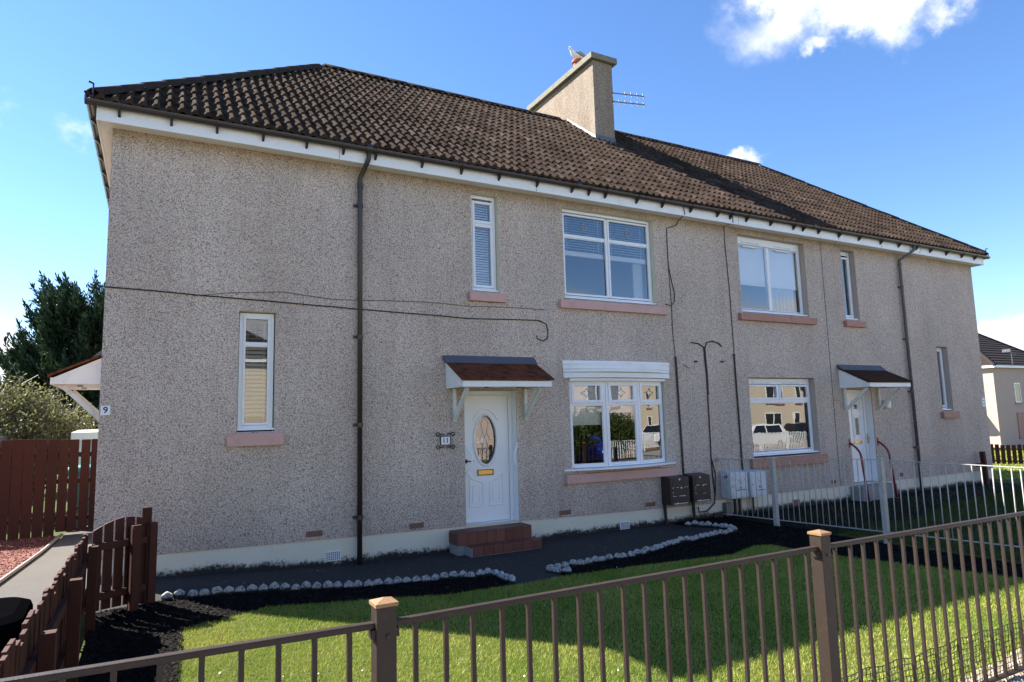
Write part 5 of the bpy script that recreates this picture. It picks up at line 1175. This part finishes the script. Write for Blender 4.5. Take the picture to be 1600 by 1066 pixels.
def shrub(name, loc, rx, ry, z0, z1, nb, nl, m, lab, cat='shrub', L=.10, w=.045, twigs=True, group=None, topbias=1.0):
    T = thing(name, lab, cat, loc, group=group); br = MB(); C, D = [], []
    for i in range(nb):
        az = rng.uniform(0, 2*np.pi); rr_ = np.sqrt(rng.uniform(0, 1)); zt = z0+(z1-z0)*(1-.55*rr_**2.2)*rng.uniform(.78, 1.06)
        e = np.array([np.cos(az)*rr_*rx, np.sin(az)*rr_*ry, zt]); b = np.array([e[0]*.22, e[1]*.22, 0.0]); n = 6
        pts = [b+(e-b)*t+np.array([0, 0, .18*np.sin(np.pi*t)])+rng.normal(size=3)*.05*t for t in np.linspace(0, 1, n)]
        br.tube(pts, [.022*(1-.75*k/n) for k in range(n)], 4, False)
        for k in range(2, n):
            t = k/(n-1); q = int(nl*(t**topbias)); c = pts[k]+rng.normal(size=(q, 3))*.17; dv = rng.normal(size=(q, 3))+np.array([0, 0, .5]); C.append(c); D.append(dv/np.linalg.norm(dv, axis=1, keepdims=True))
            if twigs:
                for _ in range(3): br.tube([pts[k], pts[k]+rng.normal(size=3)*.22+np.array([0, 0, .12])], .006, 3, False)
    br.build('stem', MT['shrub_twig'] if twigs else MT['bark'], T); C, D = np.concatenate(C), np.concatenate(D)
    V = leaf_cloud(C, D, L, w); F = np.arange(len(V)).reshape(-1, 4); link('crown', np_mesh('crown', V, F, MT[m]), T)
shrub('garden_shrub', (-12.1, 9.3, .1), 1.7, 1.2, .9, 2.8, 190, 40, 'shrub_leaf', 'rounded twiggy shrub with yellow green top leaves below the conifer', L=.085, w=.038, topbias=2.6)
shrub('background_tree', (-17.5, 30, 0), 3.2, 3, 1.2, 3.7, 120, 60, 'hedge_leaf', 'distant low tree beyond the fence at the left edge', 'tree', L=.24, w=.12, twigs=False)

# ------------------------------------------------------------------ houses across and along the street
def other_house(loc, w, d, h, wallm, lab, wins, rz=0, roofh=2.6, ov=.25, canopy_=True, name='house'):
    T = thing(name, lab, 'house', loc, rz)
    def faces(): return MB().box(0, w, 0, d, -.5, h)
    MB().box(0, w, 0, d, -1.2, h).build('wall', MT[wallm], T); o = ov
    rf = MB(); A = [(-o, -o, h), (w+o, -o, h), (w+o, d+o, h), (-o, d+o, h)]; r = d*.42; B = [(r, d/2, h+roofh), (w-r, d/2, h+roofh)]
    n = 14
    base = MB().add(A+B, [(0, 1, 5, 4), (1, 2, 5), (2, 3, 4, 5), (3, 0, 4), (0, 3, 2, 1)]).build('roof', MT['ridge'], T)
    def lerp(p, q, t): return tuple(p[i]+(q[i]-p[i])*t for i in range(3))
    for a, b, c, e in ((A[0], A[1], B[1], B[0]), (A[1], A[2], B[1], B[1]), (A[2], A[3], B[0], B[1]), (A[3], A[0], B[0], B[0])):
        for k in range(n):
            t0, t1 = k/n, (k+1)/n; p, q, s, u = lerp(a, e, t0), lerp(b, c, t0), lerp(b, c, t1), lerp(a, e, t1); up_ = lambda v, z: (v[0], v[1], v[2]+z)
            rf.add([up_(p, .07), up_(q, .07), up_(s, .02), up_(u, .02), up_(p, .0), up_(q, .0)], [(0, 1, 2, 3), (4, 5, 1, 0)])
    x = rf.build('tile_course_mass', MT['ridge'], base); x['kind'] = 'stuff'
    MB().tube([A[0][:2]+(h+.04,), B[0][:2]+(h+roofh+.05,), B[1][:2]+(h+roofh+.05,), A[1][:2]+(h+.04,)], .11, 6).build('ridge_tiles', MT['ridge'], base)
    f = MB(); f.box(-o, w+o, -o-.03, -o, h-.10, h+.06); f.box(-o, w+o, d+o, d+o+.03, h-.10, h+.06); f.box(-o-.03, -o, -o, d+o, h-.10, h+.06); f.box(w+o, w+o+.03, -o, d+o, h-.10, h+.06); f.build('fascia', MT['fascia_white'], T)
    MB().tube([(w*.5, -.06, h-.05), (w*.5, -.06, -1)], .04, 8).build('downpipe', MT['gutter_brown'], T)
    for x0, x1, z0, z1 in wins:
        W = MB().ring(x0, x1, z0, z1, .07, -.03, .02).build('window', MT['upvc'], T); MB().box((x0+x1)/2-.03, (x0+x1)/2+.03, -.028, .018, z0+.07, z1-.07).build('mullion', MT['upvc'], W) if x1-x0 > .8 else None
        MB().box(x0+.06, x1-.06, -.012, -.006, z0+.06, z1-.06).build('pane', MT['car_dark'], W); MB().box(x0-.1, x1+.1, -.07, -.001, z0-.14, z0-.002).build('window_sill', MT['sill_terracotta'], W)
    return T
NW = [(2.6, 3.4, 3.0, 4.4), (6, 7.8, 3.0, 4.5), (2.7, 4.3, .55, 2.1), (6.4, 7.4, .2, 2.3), (9.5, 11, 3, 4.5), (9.5, 11, .6, 2.1)]
nb = other_house((42.2, 15.1, -.80), 9.5, 8, 5.55, 'house_tan', 'distant pebbledashed neighbouring house with brown hipped roof at the right edge', NW, roofh=3.1)
cn = MB().prism([(-.0, 2.75), (-.9, 2.15), (-.9, 1.9), (0, 1.9)], 1, 1.2, 2.8); cn.build('side_canopy', MT['fascia_white'], nb); MB().obox((-.5, 2.0, 2.52), (.56, 0, .36), (0, .9, 0), (-.02, 0, .03)).build('side_canopy_roof', MT['shingle'], nb)
MB().box(2.55, 4.45, -.05, -.001, .40, 2.28).build('window_surround', MT['sill_terracotta'], nb)
a = thing('tv_aerial', 'small aerial on the roof edge of the distant neighbouring house', 'aerial', (44.2, 14.75, 4.9)); MB().tube([(0, 0, 0), (0, 0, .9)], .03, 6).build('mast', MT['steel'], a); MB().tube([(-.7, 0, .95), (.6, 0, .7)], .03, 6).build('boom', MT['steel'], a); MB().box(-.68, -.62, -.25, .25, .85, 1.05).build('reflector', MT['steel'], a)
def picket_run(name, p, q, h, m, sp, w, lab, cat, z0=None, t=.02, nposts=4):
    p, q = Vector((*p, 0)), Vector((*q, 0)); L = (q-p).length; d = (q-p).normalized(); F = thing(name, lab, cat, (p.x, p.y, 0), math.atan2(d.y, d.x)); n = int(L/sp)
    pm = MB().box(-w/2, w/2, -t/2, t/2, .05, h).mesh('picket', MT[m])
    for k in range(n):
        x = k*sp; P = p+d*x; o = link('picket', pm, F, (x, 0, (H(P.x, P.y) if z0 is None else z0))); o.scale = (1, 1, random.uniform(.97, 1.02))
    za = H(p.x, p.y) if z0 is None else z0; zb = H(q.x, q.y) if z0 is None else z0
    for z in ((.2*h, .78*h) if m == 'wood' else (.08*h, h-.02)): MB().bar((0, t*.9, za+z), (L, t*.9, zb+z), .03, .05 if m == 'wood' else .03).build('fence_rail', MT[m], F)
    for k in range(nposts): x = L*k/(nposts-1); P = p+d*x; MB().box(x-.05, x+.05, t*1.8, t*1.8+.08, -.1, h*1.03).build('post', MT[m], F).location.z = (H(P.x, P.y) if z0 is None else z0)
    return F
picket_run('low_timber_fence', (17.2, 4.3), (21.5, -.6), .74, 'wood', .17, .125, 'low dark timber picket fence on the grass beyond the right end of the house', 'fence')
picket_run('far_railing', (31, 7.9), (40, 3.5), 1.25, 'fence_grey', .17, .04, 'distant white metal railing in front of the neighbouring house', 'railing', z0=-.28, t=.03, nposts=5)

# the other side of the street, seen in the window panes
OW = [(1.2, 1.9, 3.1, 4.6), (3.2, 5.0, 3.1, 4.6), (8, 9.8, 3.1, 4.6), (12, 12.6, 3.1, 4.6), (1.6, 2.2, .9, 2.4), (3.6, 5.2, .9, 2.4), (7.2, 8.1, .1, 2.2), (9, 10.6, .9, 2.4), (12, 12.5, .9, 2.4)]
other_house((35, -24.0, -.45), 15, 8, 5.6, 'house_cream', 'cream house across the street reflected in the right ground floor window', OW, math.pi)
other_house((53, -24.0, -.45), 15, 8, 5.6, 'house_cream', 'cream house across the street farther along, reflected at a window edge', OW, math.pi)
other_house((17.5, -24.0, -.45), 15, 8, 5.6, 'house_pink', 'pinkish house across the street reflected in the bow window', [(1.2, 1.9, 3.1, 4.6), (3.2, 5.0, 3.1, 4.6), (7.6, 8.6, 3.1, 4.6), (12.6, 13.8, 3.1, 4.6), (3.6, 5.2, .9, 2.4), (7.2, 8.1, .1, 2.2), (1.2, 1.9, .9, 2.4)], math.pi)
other_house((-3, -25.0, -.45), 14, 8, 5.6, 'house_cream', 'cream house across the street behind the camera reflected in the narrow window', [(5.4, 7.2, 3.1, 4.6), (8, 9.8, 3.1, 4.6), (5.6, 7.2, .9, 2.4), (9, 10.6, .9, 2.4), (8, 8.8, .1, 2.2)], math.pi)
def car(loc, rz, m, lab, L=4.4, h=1.62):
    T = thing('parked_car', lab, 'car', loc, rz); W = .88
    prof = [(0, .35), (.0, .72), (.12, .95), (.95, 1.02), (1.55, h-.06), (2.4, h), (3.7, h-.05), (4.2, 1.12), (4.4, .95), (4.4, .38)]
    prof = [(x*L/4.4, z) for x, z in prof]
    vs = []
    for y, ins in ((-W, 0), (W, 0)):
        for x, z in prof: k = max(0, (z-1.0)/(h-1.0)); vs.append((x, y*(1-.17*k), z))
    n = len(prof); B = MB().add(vs, [tuple(range(n))[::-1], tuple(range(n, 2*n))] + [(i, (i+1) % n, n+(i+1) % n, n+i) for i in range(n)]).build('body', MT[m], T, .05)
    for s in (-1, 1):
        y = lambda z: s*(W*(1-.17*max(0, (z-1.0)/(h-1.0)))+.006)
        for a, b, c, e in ((1.25, 2.3, 1.75, 2.32), (2.42, 3.75, 2.42, 3.55)):
            MB().add([(a, y(1.06), 1.06), (b, y(1.06), 1.06), (e, y(h-.12), h-.12), (c, y(h-.12), h-.12)], [(0, 1, 2, 3)]).build('side_window', MT['car_dark'], T)
        for x in (.85, 3.5):
            w = MB().tube([(x, s*(W-.16), .33), (x, s*(W+.02), .33)], .33, 20).build('wheel', MT['tyre'], T); MB().tube([(x, s*(W+.015), .33), (x, s*(W+.03), .33)], .21, 16).build('rim', MT['rim'], w)
        MB().box(4.28, 4.43, s*.55, s*.86, .98, 1.12).build('tail_light', MT['tail_red'], T); MB().box(-.02, .10, s*.5, s*.84, .7, .85).build('headlight', MT['plaque_white'], T)
    k = .83; MB().add([(4.19, -.7, 1.14), (4.19, .7, 1.14), (3.76, .62, h-.11), (3.76, -.62, h-.11)], [(0, 1, 2, 3)]).build('rear_window', MT['car_dark'], T).location = (.03, 0, .01)
    MB().add([(1.0, -.72, 1.07), (1.0, .72, 1.07), (1.5, .64, h-.1), (1.5, -.64, h-.1)], [(0, 1, 2, 3)]).build('windscreen', MT['car_dark'], T).location = (-.03, 0, .02)
    MB().box(4.37, 4.43, -.8, .8, .38, .6).build('bumper', MT['trim_black'], T)
car((21.3, -19.6, -.36), 0, 'car_white', 'white parked car reflected in the right ground floor window')
car((26.9, -20.4, -.40), 0, 'car_dark', 'dark parked car reflected in the right ground floor window')
car((30.6, -18.7, -.32), 0, 'car_white', 'white parked car reflected in the right pane of the bow window')
car((2.33, -18.4, -.40), R(-90), 'car_blue', 'blue parked car reflected low in the left pane of the bow window', 4.2, 1.5)
picket_run('street_railing', (10.5, -17.9), (36, -17.9), 1.15, 'upvc_old', .15, .05, 'pale railing across the street reflected in the front windows', 'railing', z0=-.42, t=.03, nposts=12)
for k, (x, y, r_, h_) in enumerate(((.55, -17.7, 1.45, 2.35), (11.9, -19.2, 1.75, 2.4), (3.2, -22.0, 1.5, 2.5))):
    shrub('street_shrub', (x, y, -.4), r_, 1.2, .4, h_, 110, 46, 'hedge_leaf', ('large dark green shrub across the street reflected in the left bow window pane', 'dark green shrub across the street reflected in the middle bow window pane', 'dark shrub across the street behind the blue car, reflected in the bow window')[k], L=.16, w=.085, twigs=False, group='shrubs across the street')

MB().box(10.5, 36, -18.25, -18.05, -.5, -.05).build('garden_wall', MT['sill_terracotta']); tag(bpy.data.objects['garden_wall'], 'low red garden wall behind the pale railing across the street', 'wall')
